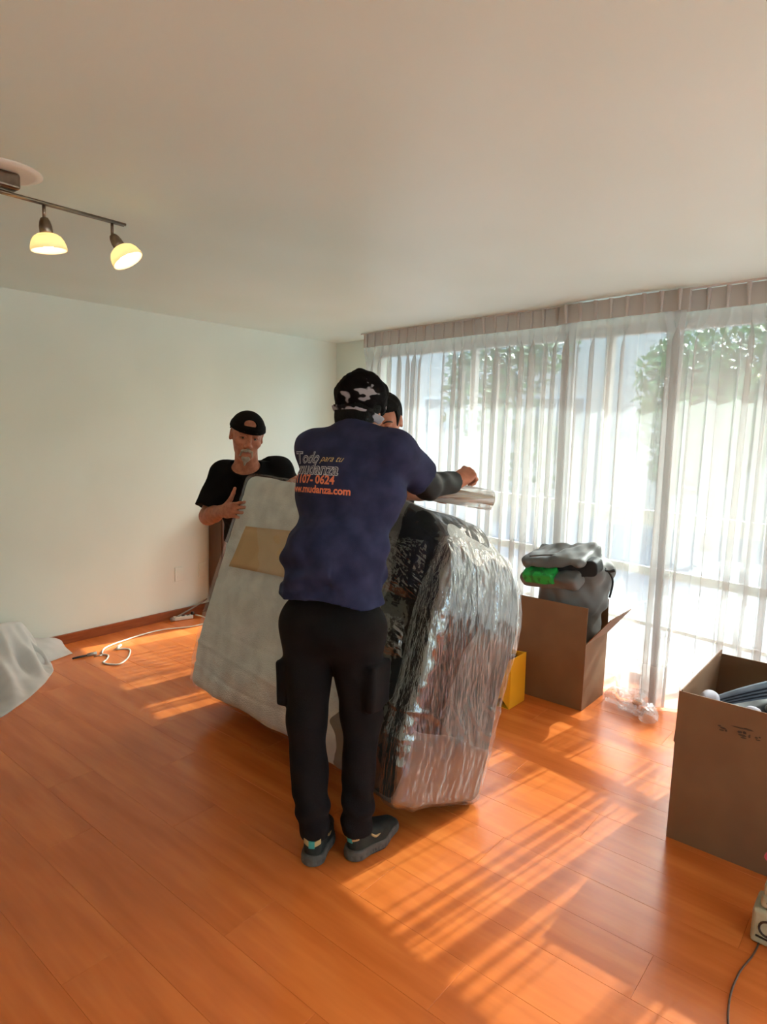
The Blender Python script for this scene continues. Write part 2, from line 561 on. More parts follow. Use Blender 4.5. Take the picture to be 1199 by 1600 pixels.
M['pink'] = simple('pink_plastic', rgb(214, 64, 110), 0.4, rgb(226, 120, 150), 18)
M['pack'] = simple('pale_pack', rgb(178, 170, 140), 0.45, rgb(196, 190, 164), 25)
M['leaf'] = simple('leaf', rgb(70, 120, 40), 0.5, rgb(120, 170, 60), 3, **{'Transmission Weight': 0.0})
M['leaf2'] = simple('leaf_dark', rgb(46, 88, 36), 0.5, rgb(86, 132, 56), 3)
M['bark'] = simple('bark', rgb(80, 62, 46), 0.9, rgb(100, 80, 60), 10, bump=0.5)
M['grass'] = simple('lawn', rgb(120, 150, 80), 0.9, rgb(150, 170, 100), 4)
M['rail_white'] = simple('rail_white', rgb(226, 226, 222), 0.4, rgb(232, 232, 228))

def glass_material():
    B = MatB('window_glass')
    tr = B.node('ShaderNodeBsdfTransparent'); tr.inputs['Color'].default_value = (0.94, 0.97, 0.95, 1)
    gl = B.node('ShaderNodeBsdfGlossy'); gl.inputs['Roughness'].default_value = 0.02
    m = B.node('ShaderNodeMixShader'); m.inputs[0].default_value = 0.06
    B.link(tr.outputs[0], m.inputs[1]); B.link(gl.outputs[0], m.inputs[2])
    B.link(m.outputs[0], B.out.inputs['Surface'])
    return B.m
M['glass'] = glass_material()

def shade_glass():
    B = MatB('opal_shade')
    P = B.node('ShaderNodeBsdfPrincipled')
    P.inputs['Base Color'].default_value = (0.92, 0.86, 0.74, 1); P.inputs['Roughness'].default_value = 0.25
    tl = B.node('ShaderNodeBsdfTranslucent'); tl.inputs['Color'].default_value = (1.0, 0.88, 0.66, 1)
    m = B.node('ShaderNodeMixShader'); m.inputs[0].default_value = 0.55
    B.link(P.outputs[0], m.inputs[1]); B.link(tl.outputs[0], m.inputs[2])
    B.link(m.outputs[0], B.out.inputs['Surface'])
    return B.m
M['shade'] = shade_glass()
M['bulb'] = emit('bulb', (1.0, 0.82, 0.52, 1), 34.0)

# ------------------------------------------------------------------ room shell
H = 2.34
YB = 4.474                       # back wall
XC = 4.66                        # room corner on the back wall
SL = 0.1705 / 0.985              # the window wall runs slightly askew
def wx(y): return XC + (y - YB) * SL
XL, YN = -1.55, -3.0             # walls behind the camera
# window wall frame: t along the wall towards the camera, n outwards
WT = Vector((-0.1706, -0.9853, 0)).normalized()
WN = Vector((0.9853, -0.1706, 0)).normalized()
W0 = Vector((XC, YB, 0))
def wp(s, o, z): return W0 + WT * s + WN * o + Vector((0, 0, z))
WLEN = (YB - YN) / 0.9853

def prism(name, pts, z0, z1, mat, parent=None, kind='structure'):
    n = len(pts)
    V = [(p[0], p[1], z0) for p in pts] + [(p[0], p[1], z1) for p in pts]
    F = [tuple(range(n - 1, -1, -1)), tuple(range(n, 2 * n))] + [(i, (i + 1) % n, n + (i + 1) % n, n + i) for i in range(n)]
    o = mesh_obj(name, V, F, mat, parent)
    if parent is None: tag(o, kind=kind)
    return o

room = [(XL, YN), (wx(YN), YN), (XC, YB), (XL, YB)]
floor = prism('floor', room, -0.14, -0.0125, M['subfloor'])
tag(floor, 'orange-brown laminate plank floor of the living room', 'floor')
ceil = prism('ceiling', [(XL - .2, YN - .2), (wx(YN) + .35, YN - .2), (XC + .35, YB + .2), (XL - .2, YB + .2)], H, H + 0.14, M['ceiling'])
tag(ceil, 'smooth off-white ceiling', 'ceiling')
w = prism('wall_back', [(XL - .2, YB), (XC + .3, YB), (XC + .3, YB + .2), (XL - .2, YB + .2)], -0.14, H, M['wall'])
tag(w, 'plain cream wall behind the man in the black cap', 'wall')
w = prism('wall_left', [(XL - .2, YN - .2), (XL, YN - .2), (XL, YB), (XL - .2, YB)], -0.14, H, M['wall'])
tag(w, 'plain cream wall out of frame on the left', 'wall')
WA, WB_, WZ0, WZ1 = -1.1, 2.75, 0.35, 2.2      # unseen window added for fill light, in the wall behind the camera
w = prism('wall_front', [(XL, YN - .2), (WA, YN - .2), (WA, YN), (XL, YN)], -0.14, H, M['wall'])
tag(w, 'plain cream wall behind the camera, left of the added window', 'wall')
w = prism('wall_front_right', [(WB_, YN - .2), (wx(YN) + .3, YN - .2), (wx(YN), YN), (WB_, YN)], -0.14, H, M['wall'])
tag(w, 'plain cream wall behind the camera, right of the added window', 'wall')
w = prism('wall_front_low', [(WA, YN - .2), (WB_, YN - .2), (WB_, YN), (WA, YN)], -0.14, WZ0, M['wall'])
tag(w, 'low wall below the added window behind the camera', 'wall')
w = prism('trim_2', [(WA, YN - .2), (WB_, YN - .2), (WB_, YN), (WA, YN)], WZ1, H, M['wall'])
tag(w, 'lintel above the added window behind the camera', 'lintel')
# window wall: pier by the corner, lintel
S1 = 0.58
def wprism(name, s0, s1, o0, o1, z0, z1, mat, parent=None, kind='structure'):
    pts = [wp(s0, o0, 0), wp(s0, o1, 0), wp(s1, o1, 0), wp(s1, o0, 0)]
    return prism(name, [(p.x, p.y) for p in pts], z0, z1, mat, parent, kind)
w = wprism('wall_right', 0, S1, 0.0, 0.2, -0.14, H, M['wall'])
tag(w, 'narrow cream wall strip between room corner and curtain', 'wall')
w = wprism('trim_1', S1, WLEN + .2, 0.0, 0.2, 2.24, H, M['wall'])
tag(w, 'lintel above the window', 'lintel')
w = wprism('roof_eave', -1.0, WLEN + 1.5, 0.2, 0.62, 2.36, 2.5, M['stucco'])
tag(w, 'projecting eave slab outside above the window', 'eave')
bb = prism('baseboard_back', [(XL, YB - 0.016), (XC, YB - 0.016), (XC, YB), (XL, YB)], 0.0, 0.068, M['baseboard'])
tag(bb, 'reddish wooden baseboard along the cream back wall', 'baseboard')

# planks: each its own piece of the floor
PW, PL = 0.2025, 1.215
def plank_mesh(w_, l_):
    bm = bmesh.new()
    box_bm(bm, (-w_ / 2 + 0.0002, -l_ / 2 + 0.0002, -0.012), (w_ / 2 - 0.0002, l_ / 2 - 0.0002, 0.0))
    top = [e for e in bm.edges if all(v.co.z > -0.001 for v in e.verts)]
    bmesh.ops.bevel(bm, geom=top, offset=0.0006, segments=1, affect='EDGES')
    me = bpy.data.meshes.new('plank')
    bm.to_mesh(me); bm.free()
    me.materials.append(M['floor'])
    return me
cache = {}
xs0 = 1.925 - PW * 18
row = 0
x = xs0
while x < wx(YB):
    xa, xb = max(x, XL), min(x + PW, XC)
    if xb - xa > 0.03:
        ylo = max(YN, YB - (XC - (xa + xb) / 2) / SL + 0.0)
        st = 0.88 + [0, 0.43, 0.81, 0.22, 0.62][row % 5] - PL * 5
        y = st
        while y < YB:
            ya, yb = max(y, ylo), min(y + PL, YB)
            if yb - ya > 0.04:
                key = (round(xb - xa, 4), round(yb - ya, 3))
                if key not in cache: cache[key] = plank_mesh(xb - xa, yb - ya)
                o = link_mesh('plank', cache[key], None, floor)
                o.location = ((xa + xb) / 2, (ya + yb) / 2, 0)
            y += PL
    x += PW
    row += 1

# window behind the curtain
win = empty('window_1', wp(S1, 0.0, 0))
tag(win, 'wide white-framed sliding window behind the sheer curtains', 'window', kind='structure')
def wbar(name, s0, s1, o0, o1, z0, z1, mat, parent, bev=0.004):
    c = (wp(s0, o0, z0) + wp(s1, o1, z1)) / 2
    return obox(name, c, (WT, WN, Vector((0, 0, 1))), (abs(s1 - s0) / 2, abs(o1 - o0) / 2, abs(z1 - z0) / 2), mat, parent, bev)
SEND = WLEN - 0.1
wbar('head_frame', S1, SEND, 0.03, 0.09, 2.17, 2.24, M['alu'], win)
wbar('sill_frame', S1, SEND, 0.03, 0.09, 0.0, 0.05, M['alu'], win)
npan = 6
pw = (SEND - S1) / npan
for i in range(npan + 1):
    s = S1 + i * pw
    s = min(max(s, S1 + 0.025), SEND - 0.025)
    wbar('mullion', s - 0.022, s + 0.022, 0.035, 0.085, 0.05, 2.17, M['alu'], win)
for i in range(npan):
    wbar('pane', S1 + i * pw + 0.025, S1 + (i + 1) * pw - 0.025, 0.058, 0.062, 0.05, 2.17, M['glass'], win, bev=0)
rail = empty('window_railing', wp(S1, 0.11, 0))
tag(rail, 'white horizontal guard rails outside the window glass', 'railing')
wbar('top_rail', S1, SEND, 0.11, 0.15, 0.99, 1.085, M['rail_white'], rail)
wbar('lower_rail', S1, SEND, 0.11, 0.14, 0.67, 0.725, M['rail_white'], rail)
wbar('lower_rail', S1, SEND, 0.12, 0.14, 0.34, 0.365, M['rail_white'], rail)
for i in range(npan + 1):
    s = S1 + i * pw
    s = min(max(s, S1 + 0.02), SEND - 0.02)
    wbar('post', s - 0.012, s + 0.012, 0.12, 0.14, 0.0, 1.0, M['rail_white'], rail)

fill_win = empty('fill_window', ((WA + WB_) / 2, YN - 0.1, WZ0))
tag(fill_win, 'unseen white-framed window added behind the camera for fill light', 'window', kind='structure')
box_obj('head_frame', (WA, YN - .13, WZ1 - 0.05), (WB_, YN - .07, WZ1), M['alu'], fill_win, 0.004)
box_obj('sill_frame', (WA, YN - .13, WZ0), (WB_, YN - .07, WZ0 + 0.05), M['alu'], fill_win, 0.004)
for i in range(4):
    x_ = WA + 0.025 + (WB_ - WA - 0.05) * i / 3
    box_obj('mullion', (x_ - 0.025, YN - .125, WZ0 + 0.05), (x_ + 0.025, YN - .075, WZ1 - 0.05), M['alu'], fill_win, 0.004)
for i in range(3):
    x_ = WA + 0.05 + (WB_ - WA - 0.05) * i / 3
    box_obj('pane', (x_, YN - .102, WZ0 + 0.05), (x_ + (WB_ - WA - 0.05) / 3 - 0.05, YN - .098, WZ1 - 0.05), M['glass'], fill_win)
# outside ground
g = prism('bounce_ground', [(-12, YN - 14), (wx(YN - 9) + .2, YN - 14), (wx(YN - 9) + .2, YN - 0.2), (-12, YN - 0.2)], -0.3, -0.16, M['bounce_white'])  # unseen ground, added bright to bounce light up onto the ceiling
tag(g, 'unseen white ground added behind the house to bounce light', 'ground')
g = prism('ground_outside', [(wx(YN - 9) + .2, YN - 14), (26, YN - 14), (26, YB + 14), (wx(YB + 14) + .2, YB + 14)], -0.3, -0.16, M['concrete'])
tag(g, 'pale paved ground outside the window', 'ground')

# ------------------------------------------------------------------ greenery outside
def tree(label, base, hgt, rad, n, mat, seed):
    rg = random.Random(seed)
    t = empty('garden_tree', base)
    tag(t, label, 'tree', 'garden trees outside')
    tube('trunk', [Vector(base), Vector(base) + Vector((0.05, 0.03, hgt * 0.4)), Vector(base) + Vector((-0.04, 0.05, hgt * 0.75))], [0.11, 0.08, 0.05], M['bark'], t, 8, sub=3)
    V, F = [], []
    clumps = [(rg.uniform(-.6, .6) * rad, rg.uniform(-.6, .6) * rad, hgt * rg.uniform(0.28, 1.0), rad * rg.uniform(0.35, 0.6)) for _ in range(16)]
    for k in range(n):
        cx, cyy, cz, cr = rg.choice(clumps)
        u = Vector((rg.gauss(0, 1), rg.gauss(0, 1), rg.gauss(0, 1))).normalized() * cr * rg.uniform(0.6, 1.0)
        p = Vector(base) + Vector((cx, cyy, cz)) + u
        a = Vector((rg.gauss(0, 1), rg.gauss(0, 1), rg.gauss(0, 1))).normalized()
        b = a.orthogonal().normalized()
        s = rg.uniform(0.04, 0.075)
        i = len(V)
        V += [tuple(p - a * s * 1.6), tuple(p + b * s * 0.8), tuple(p + a * s * 1.6), tuple(p - b * s * 0.8)]
        F.append((i, i + 1, i + 2, i + 3))
    o = mesh_obj('foliage', V, F, mat, t)
    tag(o, kind='stuff')
tree('bright green leafy tree seen through curtain at the right', (10.4, -0.9, -0.16), 3.7, 1.3, 5500, M['leaf'], 1)
tree('dark green tree behind the middle of the curtain', (10.6, 2.4, -0.16), 3.5, 1.25, 5000, M['leaf2'], 2)
tree('sparse tree behind the left half of the curtain', (10.9, 6.2, -0.16), 3.9, 1.3, 2500, M['leaf2'], 3)
tree('leafy tree beyond the far right edge of the window', (10.3, -4.2, -0.16), 3.8, 1.3, 5000, M['leaf'], 4)
nb_ = empty('neighbour_house', (13.5, 6.0, -0.16))
tag(nb_, 'pale low neighbouring house seen faintly through the curtain', 'house')
box_obj('facade', (13.0, 1.5, -0.16), (13.4, 20, 4.0), M['stucco'], nb_)
box_obj('parapet', (12.92, 1.4, 4.0), (13.48, 20.1, 4.15), M['concrete'], nb_)
for k in range(6):
    y_ = 2.6 + k * 2.8
    fr = box_obj('window', (12.95, y_, 0.9), (13.0, y_ + 1.3, 2.3), M['rail_white'], nb_)
    for q_ in range(2):
        box_obj('pane', (12.94, y_ + 0.06 + q_ * 0.62, 0.96), (12.951, y_ + 0.62 + q_ * 0.62, 2.24), M['house_pane'], fr)
gw = empty('garden_wall', (12.5, 3, -0.16))
tag(gw, 'pale stucco garden wall beyond the trees', 'wall')
box_obj('wall_body', (12.4, -12, -0.16), (12.65, 18, 1.5), M['stucco'], gw)
box_obj('coping', (12.34, -12, 1.5), (12.71, 18, 1.58), M['concrete'], gw)

# ------------------------------------------------------------------ curtains
C0 = Vector((4.289, 3.796, 0))           # rail start by the corner
ZB, ZT = 0.012, 2.332
ZH = 2.222                               # underside of the heading band
PITCHF = 0.1
def curtain(label, s_start, s_end, seed, dense=(), lean=0.0, off=0.0):
    rg = np.random.RandomState(seed)
    root = empty('sheer_curtain', C0 + WT * s_start + WN * off)
    tag(root, label, 'curtain', 'sheer curtains along the window')
    nf = int(round((s_end - s_start) / PITCHF))
    per = 26
    N = nf * per + 1
    S = np.linspace(0, nf, N)
    fi = np.minimum(S.astype(int), nf - 1)
    rnd = lambda lo, hi: np.interp(S, np.arange(nf + 1), rg.uniform(lo, hi, nf + 1))
    wd = rg.uniform(0.45, 1.7, nf); wd = wd / wd.sum() * nf
    irr = np.interp(S, np.arange(nf + 1), np.concatenate([[0], np.cumsum(wd)])) - S
    irr = irr - np.convolve(np.pad(irr, (per * 3, per * 3), mode='edge'), np.ones(6 * per + 1) / (6 * per + 1), mode='valid')
    ampl = rnd(0.022, 0.05); bb_ = rnd(0.004, 0.036); ph = rnd(-0.9, 0.9); ph2 = rnd(-1.2, 1.2)
    drift = rnd(-0.03, 0.03)
    zs = np.concatenate([np.linspace(ZB, 0.2, 4), np.linspace(0.26, 1.9, 22), np.linspace(1.96, ZH, 8)])
    V = []
    WTn, WNn = np.array(WT), np.array(WN)
    base = np.array(C0) + WNn * off
    for z in zs:
        g_ = min(1.0, (ZH - z) / 0.18) if z < ZH else 0.0
        g_ = g_ * g_ * (3 - 2 * g_)
        low = 1.0 - z / ZH
        n = ampl * (0.15 + 0.85 * g_) * np.sin(2 * np.pi * S + ph * low)
        n += 0.02 * g_ * low * np.sin(np.pi * S * 0.5 + ph2)
        u = s_start + (S + irr * g_) * PITCHF + bb_ * g_ * np.sin(4 * np.pi * S + 2 * ph * low + 0.6) + drift * low
        for c, wdt, am in dense:
            dd = (s_start + S * PITCHF) - c
            u = u - am * np.tanh(dd / wdt) * np.exp(-(dd / (wdt * 2.4)) ** 2) * (0.35 + 0.65 * g_)
        u = u + lean * low
        V.append(base + np.outer(u, WTn) + np.outer(n, WNn) + np.outer(np.full(N, z), [0, 0, 1]))
    V = np.concatenate(V)
    m = len(zs)
    def quads(r0_, r1_):
        return [(i * N + k, i * N + k + 1, (i + 1) * N + k + 1, (i + 1) * N + k) for i in range(r0_, r1_) for k in range(N - 1)]
    hem_rows = 4
    mesh_obj('sheer_fabric', V, quads(hem_rows, m - 1), M['sheer'], root, True)
    mesh_obj('hem_band', V, quads(0, hem_rows), M['hem'], root, True)
    # heading band: flat buckram strip with a pinch pleat at every fold
    bm = bmesh.new()
    a = base + WTn * s_start; b = base + WTn * s_end
    c = Vector((a + b) / 2) + Vector((0, 0, (ZH + ZT) / 2))
    o = obox('heading_band', c, (WT, WN, Vector((0, 0, 1))), ((s_end - s_start) / 2, 0.003, (ZT - ZH) / 2), M['heading'], root)
    bm.free()
    bm = bmesh.new()
    hh = ZT - ZH
    prof = [(-0.007, 0.0), (-0.0095, 0.010), (-0.006, 0.019), (0.0, 0.0215), (0.006, 0.019), (0.0095, 0.010), (0.007, 0.0)]
    rows = []
    for zz, sc in ((0, 0.75), (0.012, 0.72), (0.05, 0.95), (hh, 1.25)):
        rows.append([bm.verts.new(Vector(np.array(WTn) * px_ * sc - np.array(WNn) * py_ * sc) + Vector((0, 0, zz))) for px_, py_ in prof])
    for i in range(3):
        for k in range(len(prof) - 1):
            bm.faces.new((rows[i][k], rows[i][k + 1], rows[i + 1][k + 1], rows[i + 1][k]))
    pm = bpy.data.meshes.new('pleat'); bm.to_mesh(pm); bm.free()
    pm.materials.append(M['heading'])
    for k in range(nf):
        p = link_mesh('pleat', pm, None, root)
        p.location = WT * ((k + 0.5) * PITCHF) + Vector((0, 0, ZH)) - WN * 0.003
        p.rotation_euler = (0, rg.uniform(-0.08, 0.08), rg.uniform(-0.25, 0.25))
    return root
curtain('left sheer curtain panel, hanging behind the wrapped sofa', 0.0, 2.1, 11, dense=((2.0, 0.12, 0.05),))
curtain('middle sheer curtain panel behind the open box with the bag', 2.0, 2.8, 12, dense=((2.1, 0.1, 0.045), (2.68, 0.1, 0.05)), lean=0.03, off=-0.045)
curtain('right sheer curtain panel behind the box nearest the camera', 2.62, 6.7, 13, dense=((2.72, 0.12, 0.05),), off=0.03)
cr_ = empty('curtain_rail', C0 + Vector((0, 0, 2.333)))
tag(cr_, 'thin white curtain rail at the ceiling above the pleats', 'curtain rail')
obox('track', C0 + WT * 3.35 + Vector((0, 0, 2.3365)), (WT, WN, Vector((0, 0, 1))), (3.36, 0.014, 0.0035), M['alu'], cr_)
obox('end_stop', C0 - WT * 0.015 + Vector((0, 0, 2.335)), (WT, WN, Vector((0, 0, 1))), (0.008, 0.016, 0.005), M['alu'], cr_)

# ------------------------------------------------------------------ ceiling spotlight bar
lamp = empty('ceiling_spotlight_bar', (0.86, 2.36, H))
tag(lamp, 'brushed metal ceiling spotlight bar with two lit opal glass shades', 'ceiling lamp')
LY, LZ = 2.366, 2.2695
lathe('ceiling_plate', [(0.0, 0.0), (0.125, 0.0), (0.125, -0.004), (0.10, -0.010), (0.0, -0.010)][::-1], (0.91, LY + 0.02, H), (0, 0, 1), M['plate'], lamp, 40)
box_obj('canopy', (0.78, LY - 0.036, LZ + 0.010), (0.953, LY + 0.036, H - 0.010), M['metal'], lamp, 0.010, 3)
for dy in (-0.0065, 0.0065):
    tube('bar_rod', [(0.40, LY + dy, LZ), (1.325, LY + dy, LZ)], 0.0052, M['metal'], lamp, 10)
def spot(x_, axis, drop):
    ax = Vector(axis).normalized()
    j = Vector((x_, LY, LZ - 0.004))
    e = j - Vector((0, 0, drop))
    arm = tube('arm', [j, e], 0.0055, M['metal'], lamp, 10)
    sk = lathe('socket', [(0.004, 0.0), (0.012, 0.004), (0.017, 0.014), (0.0205, 0.03), (0.0215, 0.056), (0.018, 0.058), (0.0, 0.058)], e - ax * 0.002, ax, M['metal'], lamp, 24)
    b = e + ax * 0.052
    outer = [(0.019, 0.0), (0.033, 0.003), (0.044, 0.011), (0.052, 0.024), (0.0565, 0.040), (0.058, 0.053)]
    inner = [(r - 0.003, h + (0.003 if i < 2 else 0.0)) for i, (r, h) in enumerate(outer)][::-1]
    sh = lathe('glass_shade', outer + [(0.0565, 0.0545)] + inner, b, ax, M['shade'], lamp, 40)
    lathe('bulb', [(0.008, 0.004), (0.012, 0.012), (0.019, 0.024), (0.0205, 0.032), (0.016, 0.042), (0.008, 0.047), (0.0, 0.048)], b, ax, M['bulb'], lamp, 20)
spot(1.036, (0.10, -0.05, -1.0), 0.042)
spot(1.276, (0.34, -0.42, -0.85), 0.042)
spot(0.62, (-0.2, 0.2, -1.0), 0.042)

# ------------------------------------------------------------------ the wrapped sofa, tipped on its edge
PO = A3((1.736, 1.352, 0.178))
eL = nrm((0.146, 1.419, -0.003))
eT = A3((0.355, 0.009, 1.106)); eT = nrm(eT - eL * (eT @ eL))
eW = np.cross(eT, eL)
if eW[0] < 0: eW = -eW
DL, DT, DW = 1.515, 1.165, 0.560
PR = np.stack([eL, eT, eW], 1)
PC = PO + eL * DL / 2 + eT * DT / 2 + eW * DW / 2
def ploc(p): return (p - PC) @ PR                       # local l,t,w about the centre
def pw_(l, t, w_): return PO + eL * l + eT * t + eW * w_
wob1 = Wob(3, 9.0, 8); wob2 = Wob(4, 34.0, 8); wob3 = Wob(5, 70.0, 8, (0.25, 1.0, 1.0))
def sofa_core(p, grow=0.0):
    q = ploc(p).copy()
    t_ = np.clip(q[:, 1] / (DT / 2), -1.1, 1.1)
    q[:, 0] -= (0.075 * (1 - t_) / 2 - 0.02) * np.clip(q[:, 0] / (DL / 2) + 1, 0, 2.2) / 2
    d = rbox(q, (DL / 2 + grow, DT / 2 + grow, DW / 2 + grow), 0.05)
    # sagging, slightly bulging faces and a drooping top corner at the near end
    l = q[:, 0] / (DL / 2); t = q[:, 1] / (DT / 2); w_ = q[:, 2] / (DW / 2)
    bulge = 0.018 * (1 - np.clip(l, -1, 1) ** 2) * (1 - np.clip(t, -1, 1) ** 2)
    cut = ((-l) + t - 1.62) * 0.16
    cut2 = (w_ + t - 1.72) * 0.16
    cut3 = (-w_ - t - 1.86) * 0.16
    d = smax(d, cut, 0.08)
    d = smax(d, cut2, 0.07)
    d = smax(d, cut3, 0.07)
    return d - bulge
sofa = empty('wrapped_sofa', (2.15, 2.05, 0.0))
tag(sofa, 'tipped sofa wrapped in grey moving blankets and clear stretch film', 'wrapped furniture')
plo = np.min([pw_(l, t, w_) for l in (0, DL + 0.1) for t in (0, DT) for w_ in (0, DW)], 0) - 0.06
phi = np.max([pw_(l, t, w_) for l in (0, DL + 0.1) for t in (0, DT) for w_ in (0, DW)], 0) + 0.06
def blanket(p):
    q = ploc(p)
    seam = 0.004 * np.exp(-((np.mod(q[:, 1] + 0.02 * np.sin(q[:, 0] * 5) + 0.11, 0.23) - 0.115) / 0.008) ** 2)
    fold = 0.006 * np.exp(-((q[:, 1] - 0.10 - 0.12 * q[:, 0]) / 0.012) ** 2) + 0.006 * np.exp(-((q[:, 1] + 0.36 - 0.03 * q[:, 0]) / 0.012) ** 2)
    far = np.clip((q[:, 0] + DL / 2 - 0.42) / 0.12, 0, 1)
    return sofa_core(p) - 0.005 * wob1(q) - 0.0016 * wob2(q) + (seam - fold) * far
sdf_obj('grey_blanket', blanket, plo, phi, 0.008, M['blanket'], sofa)
def skin_of(p, grow, amp=0.004):
    q = ploc(p)
    return sofa_core(p, grow) - 0.005 * wob1(q) - 0.0016 * wob2(q) - amp * 0.3 * wob1(q * 1.7 + 2)
def dark_part(p):  # dark wrap; the dark room reflected in its film is put into the colour
    q = ploc(p)
    d = skin_of(p, 0.005)
    lim = q[:, 0] + DL / 2 - (0.235 + 0.16 * (q[:, 1] / DT) + 0.02 * wob1(q * 2))
    lim2 = q[:, 2] + DW / 2 - (0.21 + 0.12 * (q[:, 1] / DT) + 0.015 * wob1(q * 2.4 + 1))
    return d + 0.5 * np.maximum(np.maximum(lim, lim2), 0)
sdf_obj('dark_wrap_reflection', dark_part, plo, phi, 0.008, M['dark_wrap_reflection'], sofa)
def end_pad(p):
    q = ploc(p)
    return skin_of(p, 0.004) + 0.5 * np.maximum(q[:, 0] + DL / 2 - (0.38 + 0.03 * wob1(q * 2)), 0)
M['end_pad'] = simple('grey_padding', rgb(82, 83, 80), 0.7, rgb(116, 115, 110), 5, bump=0.3, bscale=14)
sdf_obj('grey_padding', end_pad, plo, phi, 0.008, M['end_pad'], sofa)
def brown_part(p):  # brownish reflection low on the film, put in as a solid coloured part
    q = ploc(p)
    d = skin_of(p, 0.008)
    lim = q[:, 0] + DL / 2 - (0.16 + 0.02 * wob1(q * 2))
    lim2 = q[:, 1] + DT / 2 - (0.26 - 0.10 * (q[:, 2] / DW) + 0.010 * wob1(q * 1.4 + 1))
    lim3 = 0.03 - (q[:, 2] + DW / 2)
    return d + 0.5 * np.maximum(np.maximum(np.maximum(lim, lim2), lim3), 0)
sdf_obj('brown_reflection', brown_part, plo, phi, 0.008, M['reflection_brown'], sofa)
# beige cardboard square slipped under the film
def face_grid(name, corners, off, mat, n=10, thick=0.006):
    c = [A3(x_) for x_ in corners]
    V, F = [], []
    for lay in (0, 1):
        for i in range(n + 1):
            for j in range(n + 1):
                a, b = i / n, j / n
                lt = (c[0] * (1 - a) + c[1] * a) * (1 - b) + (c[3] * (1 - a) + c[2] * a) * b
                bul = 0.018 * (1 - (2 * lt[0] / DL - 1) ** 2) * (1 - (2 * lt[1] / DT - 1) ** 2)
                V.append(pw_(lt[0], lt[1], -off - bul - thick * lay + 0.002 * math.sin(9 * a + 5 * b)))
    k = (n + 1) ** 2
    for i in range(n):
        for j in range(n):
            q = [i * (n + 1) + j, (i + 1) * (n + 1) + j, (i + 1) * (n + 1) + j + 1, i * (n + 1) + j + 1]
            F.append(q[::-1]); F.append([x_ + k for x_ in q])
    for i in range(n):
        for (a, b) in ((i, i + 1), ):
            for e in ([a * (n + 1), b * (n + 1)], [a * (n + 1) + n, b * (n + 1) + n], [a, b], [n * (n + 1) + a, n * (n + 1) + b]):
                F.append([e[0], e[1], e[1] + k, e[0] + k])
    return mesh_obj(name, V, F, mat, sofa, True)
M['patch'] = simple('beige_card', rgb(186, 158, 116), 0.8, rgb(198, 170, 128), 5)
face_grid('cardboard_pad', [(0.925 * DL, 0.575 * DT), (0.60 * DL, 0.60 * DT), (0.60 * DL, 0.79 * DT), (0.885 * DL, 0.765 * DT)], 0.009, M['patch'], thick=0.004)
def film_all(p):
    q = ploc(p)
    return skin_of(p, 0.013) - 0.0010 * wob3(q)
def film_main(p):
    q = ploc(p)
    return film_all(p) + 0.35 * np.maximum(-(q[:, 0] + DL / 2 - 0.085), 0)
def film_near(p):
    q = ploc(p)
    d = film_all(p) - 0.004
    l = q[:, 0] + DL / 2
    # tight gathers running down the near end, a few diagonal overlaps lower down
    rid = 0.0020 * np.abs(np.sin(q[:, 2] * 38 + 0.9 * np.sin(q[:, 1] * 4) + 1.0)) ** 14 + 0.0012 * np.abs(np.sin(q[:, 2] * 97 + 1.5 * np.sin(q[:, 1] * 3))) ** 8
    dia = 0.005 * np.abs(np.sin(q[:, 1] * 30 + q[:, 2] * 12 + 2 * np.sin(q[:, 2] * 9))) ** 16 * np.exp(-((q[:, 1] + 0.24) / 0.10) ** 2)
    return d - rid - dia + 0.35 * np.maximum(l - 0.08, 0)
sdf_obj('stretch_film', film_main, plo, phi, 0.009, M['film'], sofa)
sdf_obj('stretch_film_gathers', film_near, plo, phi, 0.006, M['film_end'], sofa)

M['crinkle'] = clear_film('crinkled_film', haze=0.01, gloss=0.16, rough=0.06, bump=0.1, nscale=30)
def crinkle(name, l0, l1, t0, t1, amp, seed, nx=26, ny=30, off=0.026):
    rg_ = np.random.RandomState(seed)
    V, F = [], []
    for i in range(nx + 1):
        for j in range(ny + 1):
            a, b = i / nx, j / ny
            l_ = l0 + (l1 - l0) * a + 0.03 * (b - 0.5) + rg_.uniform(-1, 1) * (l1 - l0) / nx * 0.35
            t_ = t0 + (t1 - t0) * b + rg_.uniform(-1, 1) * (t1 - t0) / ny * 0.35
            edge = min(a, 1 - a, b, 1 - b) * 5
            bul = 0.018 * (1 - (2 * l_ / DL - 1) ** 2) * (1 - (2 * t_ / DT - 1) ** 2)
            w_ = -bul - off * min(edge, 1) - 0.006 + rg_.uniform(-1, 1) * amp * min(edge, 1)
            V.append(pw_(l_, t_, w_))
    for i in range(nx):
        for j in range(ny):
            q0 = i * (ny + 1) + j
            F.append((q0, q0 + ny + 1, q0 + ny + 2)); F.append((q0, q0 + ny + 2, q0 + 1))
    return mesh_obj(name, V, F, M['crinkle'], sofa)
crinkle('crinkled_film', 0.11, 0.33, 0.76, 0.99, 0.0016, 5, 16, 34, 0.020)
crinkle('crinkled_film', 0.13, 0.27, 0.53, 0.68, 0.0012, 6, 10, 18, 0.020)

